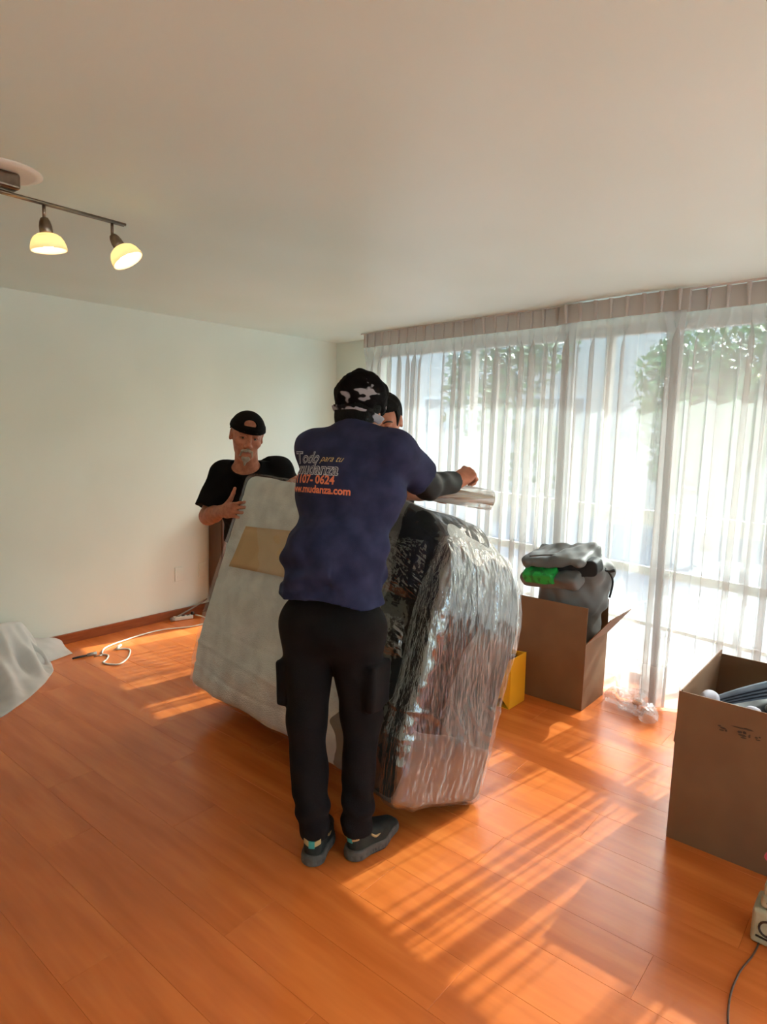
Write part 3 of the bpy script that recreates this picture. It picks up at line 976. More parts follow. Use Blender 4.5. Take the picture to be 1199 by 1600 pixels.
# film roll resting on the top edge
roll = empty('stretch_film_roll', (2.32, 1.48, 1.27))
tag(roll, 'translucent roll of stretch film lying on top of the wrapped sofa', 'film roll')
ra = Vector((2.215, 1.600, 1.308)); rb = Vector((2.405, 1.385, 1.264)); rax = (rb - ra).normalized(); rl = (rb - ra).length
lathe('film_winding', [(0.021, 0.0), (0.040, 0.001), (0.0435, 0.006), (0.0445, rl * .3), (0.0445, rl * .7), (0.0435, rl - 0.006), (0.040, rl), (0.021, rl)], ra, rax, M['roll'], roll, 36)
lathe('cardboard_core', [(0.0165, -0.006), (0.0205, -0.006), (0.0205, rl + 0.006), (0.0165, rl + 0.006), (0.0165, -0.006)], ra, rax, M['tube_card'], roll, 28)

# ------------------------------------------------------------------ people
def frame(fwd, up=(0, 0, 1), roll=0.0):
    f = nrm(fwd); u = A3(up); r = nrm(np.cross(f, u)); u = np.cross(r, f)
    c, s = math.cos(roll), math.sin(roll)
    r2 = r * c + u * s; u2 = u * c - r * s
    return np.stack([r2, f, u2], 1)               # columns: right, forward, up

def hand_sdf(p, wrist, u, n, side, curls, thumb, scale=1.0, spread=0.0, palm_bend=0.0):
    """u: wrist->knuckles, n: back of the hand, side: unit vector towards the thumb"""
    u = nrm(u); n = nrm(A3(n) - u * (A3(n) @ u)); sd = np.cross(u, n)
    if sd @ A3(side) < 0: sd = -sd
    w0 = A3(wrist); s = scale
    R = np.stack([u, sd, n], 1)
    d = ell(p, w0 + u * 0.052 * s, A3((0.054, 0.044, 0.020)) * s, R)
    d = smin(d, seg(p, w0 - u * 0.03 * s, w0 + u * 0.02 * s, 0.026 * s, 0.026 * s, (sd, 1.2)), 0.02)
    lens = [(0.042, 0.026, 0.021), (0.046, 0.029, 0.022), (0.042, 0.027, 0.021), (0.034, 0.021, 0.019)]
    lat = [0.031, 0.0105, -0.0105, -0.030]
    fwd_ = [0.088, 0.093, 0.089, 0.080]
    tips = []
    for i in range(4):
        b = w0 + (u * fwd_[i] + sd * lat[i] - n * 0.002) * s
        ang = 0.0
        fd = None
        dirv0 = nrm(u + sd * spread * (1.5 - i) / 1.5)
        for k in range(3):
            ang += curls[i][k]
            dv = dirv0 * math.cos(ang) - n * math.sin(ang)
            e = b + dv * lens[i][k] * s
            r1 = (0.0098, 0.0090, 0.0082)[k] * s; r2 = (0.0092, 0.0083, 0.0070)[k] * s
            if i == 3: r1 *= 0.88; r2 *= 0.88
            dd = seg(p, b, e, r1, r2)
            fd = dd if fd is None else smin(fd, dd, 0.004)
            b = e
        tips.append((b, dv))
        kn = ell(p, w0 + (u * fwd_[i] + sd * lat[i] + n * 0.004) * s, A3((0.012, 0.011, 0.011)) * s, R)
        d = smin(d, smin(fd, kn, 0.006), 0.008)
    t0 = w0 + (u * 0.022 + sd * 0.026) * s
    t1 = t0 + nrm(A3(u) * thumb[0][0] + sd * thumb[0][1] + n * thumb[0][2]) * 0.044 * s
    t2 = t1 + nrm(A3(u) * thumb[1][0] + sd * thumb[1][1] + n * thumb[1][2]) * 0.034 * s
    t3 = t2 + nrm(A3(u) * thumb[2][0] + sd * thumb[2][1] + n * thumb[2][2]) * 0.027 * s
    td = smin(smin(seg(p, t0, t1, 0.017 * s, 0.0125 * s), seg(p, t1, t2, 0.0118 * s, 0.0105 * s), 0.005), seg(p, t2, t3, 0.0105 * s, 0.0082 * s), 0.005)
    return smin(d, td, 0.010)

def head_sdf(p, c, R, s=1.0, wrinkle=0.0):
    """R columns: right, forward, up of the head"""
    q = (p - A3(c)) @ R / s
    def L(*x): return A3(x)
    d = ell(q, (0, -0.012, 0.038), (0.077, 0.097, 0.092))
    d = smin(d, ell(q, (0, 0.022, -0.045), (0.060, 0.066, 0.078)), 0.045)
    d = smin(d, ell(q, (0, 0.062, -0.094), (0.026, 0.024, 0.020)), 0.03)       # chin
    d = smin(d, ell(q, (0, 0.072, 0.040), (0.052, 0.016, 0.022)), 0.02)        # brow
    for sx in (-1, 1):
        d = smin(d, ell(q, (sx * 0.046, 0.055, -0.022), (0.022, 0.022, 0.018)), 0.02)   # cheek
        d = smax(d, -ell(q, (sx * 0.031, 0.094, 0.012), (0.019, 0.017, 0.012)), 0.014)  # socket
        d = smin(d, ell(q, (sx * 0.031, 0.074, 0.011), (0.0155, 0.0125, 0.0125)), 0.004)   # lids / ball
        ear = ell(q, (sx * 0.079, -0.008, 0.000), (0.010, 0.020, 0.033), frame((sx * 0.35, 1, 0.0)))
        ear = smax(ear, -ell(q, (sx * 0.089, 0.000, 0.002), (0.008, 0.011, 0.019)), 0.005)
        d = smin(d, ear, 0.010)
        d = smin(d, ell(q, (sx * 0.013, 0.094, -0.034), (0.009, 0.011, 0.008)), 0.006)   # nostril wings
    d = smin(d, seg(q, L(0, 0.082, 0.016), L(0, 0.106, -0.027), 0.0085, 0.0120), 0.010)  # nose
    d = smin(d, ell(q, (0, 0.083, -0.062), (0.024, 0.010, 0.006)), 0.006)       # upper lip
    d = smin(d, ell(q, (0, 0.080, -0.073), (0.020, 0.010, 0.006)), 0.006)       # lower lip
    d = smax(d, -ell(q, (0, 0.092, -0.0675), (0.023, 0.010, 0.0016)), 0.003)
    if wrinkle:
        d = d + wrinkle * np.sin(q[:, 2] * 420 + 6 * np.sin(q[:, 0] * 30)) * np.exp(-((q[:, 2] - 0.055) / 0.018) ** 2) * (q[:, 1] > 0.05)
    return d * s

def pts_bounds(P_, pad):
    P_ = np.array(P_)
    return P_.min(0) - pad, P_.max(0) + pad

def person_base(label, base):
    r = empty('person', base)
    tag(r, label, 'person')
    return r

def shoe(parent, heel, yaw, tabs=True, res=0.004):
    """heel: floor point under the heel; yaw: pointing direction"""
    f = A3((math.cos(yaw), math.sin(yaw), 0)); rt = A3((math.sin(yaw), -math.cos(yaw), 0)); up = A3((0, 0, 1))
    R = np.stack([rt, f, up], 1)
    h = A3(heel)
    def loc(p): return (p - h) @ R
    def foot(q, g=0.0):
        pl = np.stack([q[:, 0], q[:, 1], np.zeros(len(q))], 1)
        a = seg(pl, (0.0, 0.040, 0), (0.003, 0.14, 0), 0.034 + g, 0.042 + g)
        b = seg(pl, (0.003, 0.14, 0), (0.0, 0.235, 0), 0.044 + g, 0.032 + g)
        return smin(a, b, 0.03)
    def upper(p):
        q = loc(p)
        top = 0.115 - np.clip((q[:, 1] - 0.07) / 0.2, 0, 1) * 0.065
        d = smax(foot(q, 0.001), q[:, 2] - top, 0.03)
        d = smax(d, 0.028 - q[:, 2], 0.004)
        hole = seg(q, (0, 0.060, 0.085), (0, 0.068, 0.16), 0.026, 0.034)
        return smax(d, -hole, 0.008)
    def sole(p):
        q = loc(p)
        d = smax(foot(q, 0.006 + 0.003 * np.sin(np.clip(q[:, 2] / 0.036, 0, 1) * 3.1)), np.abs(q[:, 2] - 0.0225) - 0.0165, 0.006)
        heelw = np.clip(1 - q[:, 1] / 0.09, 0, 1)
        d = d - 0.004 * heelw
        lug = 0.004 * (np.sin(np.arctan2(q[:, 0], q[:, 1] - 0.1) * 26) > 0.2) * (q[:, 2] < 0.026) * (q[:, 2] > 0.01)
        return d + lug
    def tread(p):
        q = loc(p)
        d = smax(foot(q, 0.004), np.abs(q[:, 2] - 0.0045) - 0.0042, 0.002)
        return d
    lo = h - 0.32; hi = h + 0.32; lo[2] = -0.01; hi[2] = 0.2
    sh = sdf_obj('shoe', upper, lo, hi, res, M['shoe'], parent)
    sdf_obj('sole', sole, lo, hi, res, M['sole'], sh)
    sdf_obj('tread', tread, lo, hi, res, M['tread'], sh)
    if tabs:
        V = lambda x, y, z: h + rt * x + f * y + up * z
        for (x0, x1, z0, z1, m) in ((-0.011, 0.011, 0.072, 0.098, 'teal'), (-0.031, -0.011, 0.078, 0.097, 'tan'), (0.011, 0.031, 0.078, 0.097, 'tan')):
            n = 4
            VV, FF = [], []
            for lay in (0.0, 0.004):
                for i in range(n + 1):
                    xx = x0 + (x1 - x0) * i / n
                    yy = 0.040 - math.sqrt(max((0.0375 + lay) ** 2 - xx * xx, 0))
                    for zz in (z0, z1):
                        VV.append(V(xx, yy, zz + (abs(xx) - 0.011) * (0.35 if m == 'tan' else 0)))
            k = 2 * (n + 1)
            for i in range(n):
                FF.append((2 * i, 2 * i + 1, 2 * i + 3, 2 * i + 2)); FF.append((k + 2 * i, k + 2 * i + 2, k + 2 * i + 3, k + 2 * i + 1))
                FF.append((2 * i, 2 * i + 2, k + 2 * i + 2, k + 2 * i)); FF.append((2 * i + 1, k + 2 * i + 1, k + 2 * i + 3, 2 * i + 3))
            FF.append((0, k, k + 1, 1)); FF.append((2 * n, 2 * n + 1, k + 2 * n + 1, k + 2 * n))
            mesh_obj('heel_tab', VV, FF, M[m], sh)
        for sx in (-1, 1):
            tube('side_stripe', [V(sx * 0.040, 0.075, 0.083), V(sx * 0.0445, 0.10, 0.066), V(sx * 0.0465, 0.135, 0.074), V(sx * 0.044, 0.165, 0.062)], [0.004, 0.0055, 0.005, 0.003], M['tan'], sh, 6, sub=4)
    return sh

# ================= mover seen from behind
yaw1 = math.radians(11)
F1 = A3((math.cos(yaw1), math.sin(yaw1), 0)); Rt1 = A3((math.sin(yaw1), -math.cos(yaw1), 0)); UP = A3((0, 0, 1))
J1 = {'lank': (1.560, 1.560, .10), 'rank': (1.672, 1.458, .10), 'lknee': (1.572, 1.622, 0.50), 'rknee': (1.706, 1.480, 0.52),
      'lhip': (1.618, 1.664, 0.83), 'rhip': (1.692, 1.500, 0.84), 'crotch': (1.640, 1.560, 0.70), 'pelvis': (1.668, 1.592, 0.90), 'waist': (1.690, 1.612, 1.04),
      'chest': (1.798, 1.649, 1.323), 'neck': (1.872, 1.679, 1.535), 'head': (1.930, 1.713, 1.622), 'lsh': (1.785, 1.812, 1.462), 'rsh': (1.872, 1.492, 1.472),
      'relb': (2.094, 1.500, 1.336), 'rwr': (2.286, 1.492, 1.340), 'lelb': (1.98, 1.88, 1.27), 'lwr': (2.12, 1.86, 1.345)}
J1 = {k: A3(v) for k, v in J1.items()}
p1 = person_base('person in navy printed T-shirt and patterned head scarf, back to the camera', (1.62, 1.55, 0))
def torso1(p, o):
    d = [seg(p, J1['lhip'], J1['rhip'], 0.10 + o, 0.10 + o),
         seg(p, J1['pelvis'], J1['waist'], 0.112 + o, 0.104 + o, (Rt1, 1.42)),
         seg(p, J1['waist'], J1['chest'], 0.104 + o, 0.124 + o, (Rt1, 1.45)),
         seg(p, J1['chest'], J1['chest'] * .35 + J1['neck'] * .65, 0.122 + o, 0.088 + o, (Rt1, 1.5)),
         seg(p, J1['lsh'], J1['rsh'], 0.058 + o, 0.058 + o)]
    return sminall(d, 0.05)
H1R = frame(F1 * 0.92 + UP * -0.38, UP)
def body1(p):
    d = torso1(p, -0.014)
    d = smin(d, seg(p, J1['neck'] - UP * 0.05, J1['head'] - UP * 0.03, 0.062, 0.056), 0.04)
    d = smin(d, near(p, J1['head'], 0.24, lambda x: head_sdf(x, J1['head'], H1R)), 0.02)
    for s in 'lr':
        d = smin(d, seg(p, J1[s + 'hip'], J1[s + 'knee'], 0.085, 0.06), 0.04)
        d = smin(d, seg(p, J1[s + 'knee'], J1[s + 'ank'], 0.054, 0.030), 0.02)
        fy = math.radians(34 if s == 'l' else 2)
        d = smin(d, seg(p, J1[s + 'ank'] - UP * 0.02, J1[s + 'ank'] + A3((math.cos(fy), math.sin(fy), 0)) * 0.10 - UP * 0.055, 0.026, 0.022), 0.02)
        d = smin(d, seg(p, J1[s + 'sh'], J1[s + 'elb'], 0.052, 0.042), 0.03)
        d = smin(d, seg(p, J1[s + 'elb'], J1[s + 'wr'], 0.043, 0.030), 0.02)
    c = [(1.0, 1.35, 0.9)] * 4
    d = smin(d, near(p, J1['rwr'], 0.26, lambda x: hand_sdf(x, J1['rwr'], (0.86, -0.18, 0.46), (-0.30, -0.35, 0.9), (0.2, 0.95, 0.1), c, ((0.5, 0.6, -0.6), (0.9, -0.1, -0.4), (0.7, -0.7, -0.2)))), 0.012)
    d = smin(d, near(p, J1['lwr'], 0.26, lambda x: hand_sdf(x, J1['lwr'], (0.8, -0.5, -0.1), (0.1, 0.0, 1), (0.3, -0.9, 0), c, ((0.5, 0.6, -0.6), (0.9, -0.1, -0.4), (0.7, -0.7, -0.2)))), 0.012)
    return d
lo, hi = pts_bounds(list(J1.values()), 0.2); hi[2] += 0.02; lo[2] = 0.0
sdf_obj('body', body1, lo, hi, 0.005, M['skin'], p1)
ws1 = Wob(21, 16.0, 8, (1, 1, 0.6)); ws2 = Wob(22, 34.0, 8, (1, 1, 0.8))
rs_end = J1['rsh'] + (J1['relb'] - J1['rsh']) * 0.74
ls_end = J1['lsh'] + (J1['lelb'] - J1['lsh']) * 0.74
def shirt1(p):
    d = torso1(p, 0.017)
    hem = seg(p, J1['pelvis'] + UP * 0.02, J1['waist'] + UP * 0.08, 0.134, 0.126, (Rt1, 1.46))
    d = smin(d, hem, 0.04)
    # back hangs away from the spine at the waist
    d = smin(d, ell(p, J1['waist'] - F1 * 0.05 + UP * 0.02, (0.15, 0.10, 0.16), np.stack([Rt1, F1, UP], 1)), 0.06)
    for s, e in (('r', rs_end), ('l', ls_end)):
        ax = nrm(J1[s + 'elb'] - J1[s + 'sh'])
        sl = seg(p, J1[s + 'sh'], e + ax * 0.03, 0.073, 0.072)
        sl = np.maximum(sl, (p - e) @ ax - 0.012 * np.sin(p[:, 1] * 30))
        d = smin(d, sl, 0.035)
    d = smin(d, seg(p, J1['neck'] - UP * 0.06, J1['neck'] + UP * 0.012, 0.092, 0.074), 0.04)
    low = np.clip((1.25 - p[:, 2]) / 0.25, 0, 1)
    d = d - 0.009 * ws1(p) * (0.5 + low) - 0.005 * ws2(p) * (0.4 + low)
    # drag folds low on the left side and from the armpit
    zf = p[:, 2] - 0.35 * ((p - J1['waist']) @ Rt1)
    d = d - 0.008 * np.sin(zf * 62) * np.exp(-((p[:, 2] - 1.04) / 0.06) ** 2) * (((p - J1['waist']) @ Rt1) < 0.08)
    hz = 0.950 + 0.012 * np.sin(((p - J1['waist']) @ Rt1) * 14 + 1.0)
    d = np.maximum(d, hz - p[:, 2])
    d = np.maximum(d, (p - (J1['neck'] + UP * 0.020)) @ nrm(UP * 0.9 + F1 * 0.42))
    return d
lo, hi = pts_bounds([J1[k] for k in ('waist', 'neck', 'lsh', 'rsh', 'relb', 'lelb')], 0.26); lo[2] = 0.90
shirt = sdf_obj('t_shirt', shirt1, lo, hi, 0.005, M['navy'], p1)
# collar
cpts = []
for k in range(25):
    a = 2 * math.pi * k / 24
    c_ = J1['neck'] + UP * 0.010 + F1 * 0.004
    v = (Rt1 * math.cos(a) * 0.073 + F1 * math.sin(a) * 0.066)
    v = v - UP * (v @ F1) * 0.45
    cpts.append(tuple(c_ + v))
tube('collar', cpts, 0.0095, M['navy'], shirt, 10, closed_caps=False)
def trousers1(p):
    d = sminall([seg(p, J1['lhip'], J1['rhip'], 0.100, 0.100),
                 seg(p, J1['pelvis'] - UP * 0.02, J1['waist'], 0.112, 0.106, (Rt1, 1.36)),
                 seg(p, J1['pelvis'] - F1 * 0.030 - UP * 0.06 + Rt1 * 0.055, J1['pelvis'] - F1 * 0.030 - UP * 0.06 - Rt1 * 0.055, 0.092, 0.092)], 0.06)
    legs = []
    for s, sg in (('l', -1), ('r', 1)):
        k_ = J1[s + 'knee']; a_ = J1[s + 'ank']; h_ = J1[s + 'hip']
        leg = smin(seg(p, h_, k_, 0.100, 0.070), seg(p, k_, a_ + UP * 0.0, 0.070, 0.054), 0.04)
        out = Rt1 * sg
        pk = (p - (h_ * 0.40 + k_ * 0.60 + out * 0.076)) @ np.stack([out, F1, UP], 1)
        leg = smin(leg, rbox(pk, (0.020, 0.070, 0.085), 0.012), 0.016)
        legs.append(leg)
    d = smin(d, np.minimum(legs[0], legs[1]), 0.03)
    low = np.clip((0.6 - p[:, 2]) / 0.4, 0, 1)
    d = d - 0.004 * ws1(p * 1.2) - 0.003 * ws2(p) * (0.4 + low) - 0.005 * np.sin(p[:, 2] * 75 + 2 * np.sin(p[:, 1] * 20)) * np.exp(-((p[:, 2] - 0.18) / 0.07) ** 2)
    return np.maximum(np.maximum(d, 0.088 - p[:, 2]), p[:, 2] - 1.03)
lo, hi = pts_bounds([J1[k] for k in ('lank', 'rank', 'lhip', 'rhip', 'lknee', 'rknee')], 0.22); lo[2] = 0.06; hi[2] = 1.06
sdf_obj('trousers', trousers1, lo, hi, 0.006, M['black_twill'], p1)
def armsl(p, s):
    e, w_ = J1[s + 'elb'], J1[s + 'wr']
    u = J1[s + 'sh'] * 0.4 + e * 0.6
    d = smin(seg(p, u, e, 0.056, 0.056), seg(p, e, w_, 0.056, 0.042), 0.02)
    ax = nrm(w_ - e)
    d = d - 0.003 * ws2(p * 1.3)
    return np.maximum(d, (p - (w_ - ax * 0.012)) @ ax)
for s in 'rl':
    lo, hi = pts_bounds([J1[s + 'elb'], J1[s + 'wr'], J1[s + 'sh']], 0.08)
    sdf_obj('arm_sleeve', lambda p, s=s: armsl(p, s), lo, hi, 0.005, M['armsleeve'], p1)
# hair below the scarf
def hair1(p):
    q = (p - J1['head']) @ H1R
    d = ell(q, (0, -0.016, 0.02), (0.088, 0.104, 0.108))
    d = smin(d, ell(q, (0, -0.055, -0.055), (0.074, 0.055, 0.075)), 0.03)
    d = d - 0.004 * Wob(31, 60, 6, (1, 1, 0.2))(q)
    return np.maximum(np.maximum(d, q[:, 1] - 0.015), -0.118 - q[:, 2] - 0.006 * np.sin(q[:, 0] * 140))
lo, hi = pts_bounds([J1['head']], 0.2)
sdf_obj('hair', hair1, lo, hi, 0.004, M['hair'], p1)
wb1 = Wob(33, 42, 6); wb2 = Wob(34, 90, 6)
def scarf1(p):
    q = (p - J1['head']) @ H1R
    d = ell(q, (0, -0.022, 0.040), (0.102, 0.122, 0.098))
    d = smin(d, ell(q, (0.02, -0.04, 0.082), (0.075, 0.085, 0.052)), 0.02)     # bunched top
    d = d - 0.005 * wb1(q) - 0.002 * wb2(q)
    zc = q[:, 2] + 0.016 - q[:, 1] * 0.16
    return np.maximum(d, -zc)
cap1 = sdf_obj('head_scarf', scarf1, lo, hi, 0.004, M['camo'], p1)
def scarfband(p):
    q = (p - J1['head']) @ H1R
    d = np.abs(ell(q, (0, -0.022, 0.032), (0.104, 0.124, 0.105)) - 0.003) - 0.005
    zc = q[:, 2] + 0.026 - q[:, 1] * 0.16 + 0.012 * q[:, 0] / 0.1
    return np.maximum(d - 0.0015 * wb1(q), np.abs(zc) - 0.0085 - 0.006 * (q[:, 0] > 0.04))
sdf_obj('scarf_edge', scarfband, lo, hi, 0.004, M['bandana_edge'], cap1)
shoe(p1, (1.512, 1.528, 0), math.radians(34))
shoe(p1, (1.628, 1.452, 0), math.radians(2))

# print on the back of the T-shirt: real lettering laid onto the cloth
dg = bpy.context.evaluated_depsgraph_get()
bvh = BVHTree.FromPolygons([v.co + p1.location for v in shirt.data.vertices], [tuple(f.vertices) for f in shirt.data.polygons])
PF = Vector((math.cos(math.radians(17)), math.sin(math.radians(17)), -0.12)).normalized()
PRt = PF.cross(Vector((0, 0, 1))).normalized()
PUp = PRt.cross(PF)
def lettering(txt, size, right_pt, mat, shear=0.0, xs=1.0, bold=0.0, outline=None, lift=0.002, slope=0.0):
    """text ends at right_pt (point on the back), reads left to right"""
    cu = bpy.data.curves.new('t', 'FONT')
    cu.body = txt; cu.size = size; cu.align_x = 'RIGHT'; cu.shear = shear; cu.offset = bold; cu.resolution_u = 3
    ob = bpy.data.objects.new('t', cu); COL.objects.link(ob)
    bpy.context.view_layer.update()
    me = bpy.data.meshes.new_from_object(ob.evaluated_get(bpy.context.evaluated_depsgraph_get()))
    bpy.data.objects.remove(ob); bpy.data.curves.remove(cu)
    bm = bmesh.new(); bm.from_mesh(me); bpy.data.meshes.remove(me)
    bmesh.ops.triangulate(bm, faces=bm.faces)
    for _ in range(3):
        es = [e for e in bm.edges if e.calc_length() > 0.008]
        if not es: break
        bmesh.ops.subdivide_edges(bm, edges=es, cuts=1)
        bmesh.ops.triangulate(bm, faces=bm.faces)
    dead = []
    for v in bm.verts:
        o = Vector(right_pt) + PRt * v.co.x * xs + PUp * (v.co.y + slope * v.co.x) - PF * 0.6
        hit, nn, _, _ = bvh.ray_cast(o, PF, 1.2)
        if hit is None: dead.append(v)
        else: v.co = hit + (nn if nn.dot(PF) < 0 else -nn) * lift
    bmesh.ops.delete(bm, geom=dead, context='VERTS')
    return bm_obj('back_print', bm, mat, shirt)
B0 = Vector((1.779, 1.626, 1.304))
def at(dx, dz): return B0 + PRt * (dx + 0.066) + PUp * dz
lettering('www.mudanza.com', 0.038, at(0.0, 0.0), M['print_orange'], xs=1.0, bold=0.0012)
lettering('( 1107- 0624', 0.042, at(-0.066, 0.034), M['print_orange'], xs=1.0, bold=0.0014)
lettering('mudanza', 0.062, at(-0.056, 0.066), M['print_white'], xs=0.95, bold=0.0022)
lettering('mudanza', 0.062, at(-0.056, 0.066), M['print_navy'], xs=0.95, bold=-0.0006, lift=0.0032)
lettering('Todo', 0.060, at(-0.158, 0.108), M['print_white'], xs=0.95, bold=0.0022)
lettering('Todo', 0.060, at(-0.158, 0.108), M['print_navy'], xs=0.95, bold=-0.0006, lift=0.0032)
lettering('para tu', 0.034, at(-0.056, 0.114), M['print_tan'], shear=0.3, xs=0.95)

# ================= older mover in black cap, gripping the far edge
J2 = {'head': (2.296, 2.872, 1.486), 'neck': (2.365, 2.960, 1.300), 'chest': (2.455, 3.035, 1.12), 'waist': (2.58, 3.10, 0.96), 'pelvis': (2.62, 3.14, 0.86),
      'rsh': (2.318, 3.100, 1.262), 'lsh': (2.535, 2.878, 1.290), 'relb': (2.195, 3.085, 1.030), 'rwr': (2.160, 2.902, 1.082),
      'lelb': (2.70, 2.93, 1.12), 'lwr': (2.62, 2.88, 1.25), 'rhip': (2.56, 3.21, 0.86), 'lhip': (2.68, 3.09, 0.86),
      'rknee': (2.56, 3.22, 0.48), 'lknee': (2.71, 3.10, 0.48), 'rank': (2.58, 3.28, 0.10), 'lank': (2.73, 3.16, 0.10)}
J2 = {k: A3(v) for k, v in J2.items()}
p2 = person_base('older person in black T-shirt and backwards black cap holding the far edge', (2.64, 3.2, 0))
F2 = nrm((-0.72, -0.69, 0)); Rt2 = A3((F2[1], -F2[0], 0))
HF2 = nrm((-0.50, -0.86, -0.20))
H2R = frame(HF2, UP, math.radians(8))
def torso2(p, o):
    return sminall([seg(p, J2['rhip'], J2['lhip'], 0.11 + o, 0.11 + o),
                    seg(p, J2['pelvis'], J2['waist'], 0.125 + o, 0.128 + o, (Rt2, 1.35)),
                    seg(p, J2['waist'], J2['chest'], 0.128 + o, 0.125 + o, (Rt2, 1.38)),
                    seg(p, J2['chest'], J2['neck'] - UP * 0.06, 0.122 + o, 0.09 + o, (Rt2, 1.45)),
                    seg(p, J2['lsh'], J2['rsh'], 0.06 + o, 0.06 + o)], 0.05)
hand2 = dict(wrist=J2['rwr'], u=(-0.03, -0.98, 0.16), n=(-0.93, 0.08, 0.30), side=(0, 0.1, 1))
def body2(p):
    d = torso2(p, 0)
    d = smin(d, seg(p, J2['neck'] - UP * 0.08, J2['head'] - UP * 0.03 - HF2 * 0.02, 0.068, 0.060), 0.05)
    d = smin(d, near(p, J2['head'], 0.24, lambda x: head_sdf(x, J2['head'], H2R, 1.06, 0.0008)), 0.015)
    for s in 'lr':
        d = smin(d, seg(p, J2[s + 'hip'], J2[s + 'knee'], 0.085, 0.06), 0.04)
        d = smin(d, seg(p, J2[s + 'knee'], J2[s + 'ank'], 0.058, 0.04), 0.02)
        d = smin(d, seg(p, J2[s + 'ank'], J2[s + 'ank'] + F2 * 0.10 - UP * 0.045, 0.036, 0.028), 0.02)
        d = smin(d, seg(p, J2[s + 'sh'], J2[s + 'elb'], 0.055, 0.048), 0.03)
        d = smin(d, seg(p, J2[s + 'elb'], J2[s + 'elb'] * .6 + J2[s + 'wr'] * .4, 0.048, 0.045), 0.02)
        d = smin(d, seg(p, J2[s + 'elb'] * .6 + J2[s + 'wr'] * .4, J2[s + 'wr'], 0.045, 0.030), 0.02)
    cr = [(0.10, 0.30, 0.45), (0.14, 0.32, 0.42), (0.20, 0.34, 0.42), (0.28, 0.36, 0.40)]
    d = smin(d, near(p, J2['rwr'], 0.26, lambda x: hand_sdf(x, hand2['wrist'], hand2['u'], hand2['n'], hand2['side'], cr, ((0.45, 0.85, -0.15), (0.35, 0.95, -0.05), (0.25, 0.97, 0.0)), 1.02, 0.16)), 0.012)
    d = smin(d, near(p, J2['lwr'], 0.26, lambda x: hand_sdf(x, J2['lwr'], (-0.5, -0.8, -0.15), (-0.1, 0, 1), (-0.8, 0.5, 0), [(0.1, 0.2, 0.2)] * 4, ((0.6, 0.7, 0), (0.8, 0.5, 0), (0.9, 0.3, 0)), 1.0, 0.1)), 0.012)
    return d
lo, hi = pts_bounds(list(J2.values()), 0.2); lo[2] = 0
sdf_obj('body', body2, lo, hi, 0.005, M['skin_old'], p2)
ws3 = Wob(41, 15.0, 8, (1, 1, 0.6)); ws4 = Wob(42, 34.0, 8)
def shirt2(p):
    d = torso2(p, 0.018)
    for s, sl in (('r', 0.80), ('l', 0.8)):
        e = J2[s + 'sh'] + (J2[s + 'elb'] - J2[s + 'sh']) * sl
        ax = nrm(J2[s + 'elb'] - J2[s + 'sh'])
        if s == 'r':
            a = seg(p, J2[s + 'sh'], e + ax * 0.05 + A3((0.01, 0.0, 0)), 0.076, 0.098)
            a = np.maximum(a, (p - e) @ nrm(ax + A3((0.15, 0.0, 0.0))) - 0.006 * np.sin(p[:, 1] * 40))
        else:
            a = np.maximum(seg(p, J2[s + 'sh'], e + ax * 0.05, 0.074, 0.088), (p - e) @ ax)
        d = smin(d, a, 0.04)
    d = smin(d, seg(p, J2['neck'] - UP * 0.10, J2['neck'] + UP * 0.0, 0.10, 0.084), 0.04)
    d = d - 0.004 * ws3(p) - 0.002 * ws4(p)
    # scooped round neckline at the front
    nk = (p - (J2['neck'] + F2 * 0.055 + UP * 0.035)) @ np.stack([Rt2, F2, UP], 1)
    d = smax(d, -ell(nk, (0, 0.02, 0.0), (0.088, 0.12, 0.062)), 0.008)
    d = np.maximum(d, np.where(np.linalg.norm((p - J2['neck'])[:, :2], axis=1) < 0.13, p[:, 2] - J2['neck'][2] - 0.045, -1.0))
    return np.maximum(d, 0.83 - p[:, 2])
lo, hi = pts_bounds([J2[k] for k in ('waist', 'neck', 'lsh', 'rsh', 'relb', 'lelb', 'chest')], 0.24); lo[2] = 0.78
sdf_obj('t_shirt', shirt2, lo, hi, 0.005, M['black_cotton'], p2)
def trousers_of(J, F, R_):
    def t(p):
        d = smin(seg(p, J['lhip'], J['rhip'], 0.118, 0.118), seg(p, J['pelvis'], J['waist'], 0.128, 0.126, (R_, 1.33)), 0.05)
        for s in 'lr':
            d = smin(d, smin(seg(p, J[s + 'hip'], J[s + 'knee'], 0.10, 0.078), seg(p, J[s + 'knee'], J[s + 'ank'], 0.076, 0.062), 0.04), 0.03)
        d = d - 0.004 * ws3(p) - 0.003 * ws4(p)
        return np.maximum(np.maximum(d, 0.07 - p[:, 2]), p[:, 2] - (J['waist'][2] - 0.02))
    return t
lo, hi = pts_bounds([J2[k] for k in ('lank', 'rank', 'lhip', 'rhip', 'waist')], 0.22); lo[2] = 0.04
sdf_obj('trousers', trousers_of(J2, F2, Rt2), lo, hi, 0.008, M['black_twill'], p2)
ang2 = math.atan2(F2[1], F2[0])
for s in 'lr':
    hl = J2[s + 'ank'] - F2 * 0.06
    shoe(p2, (hl[0], hl[1], 0), ang2, tabs=False, res=0.006)
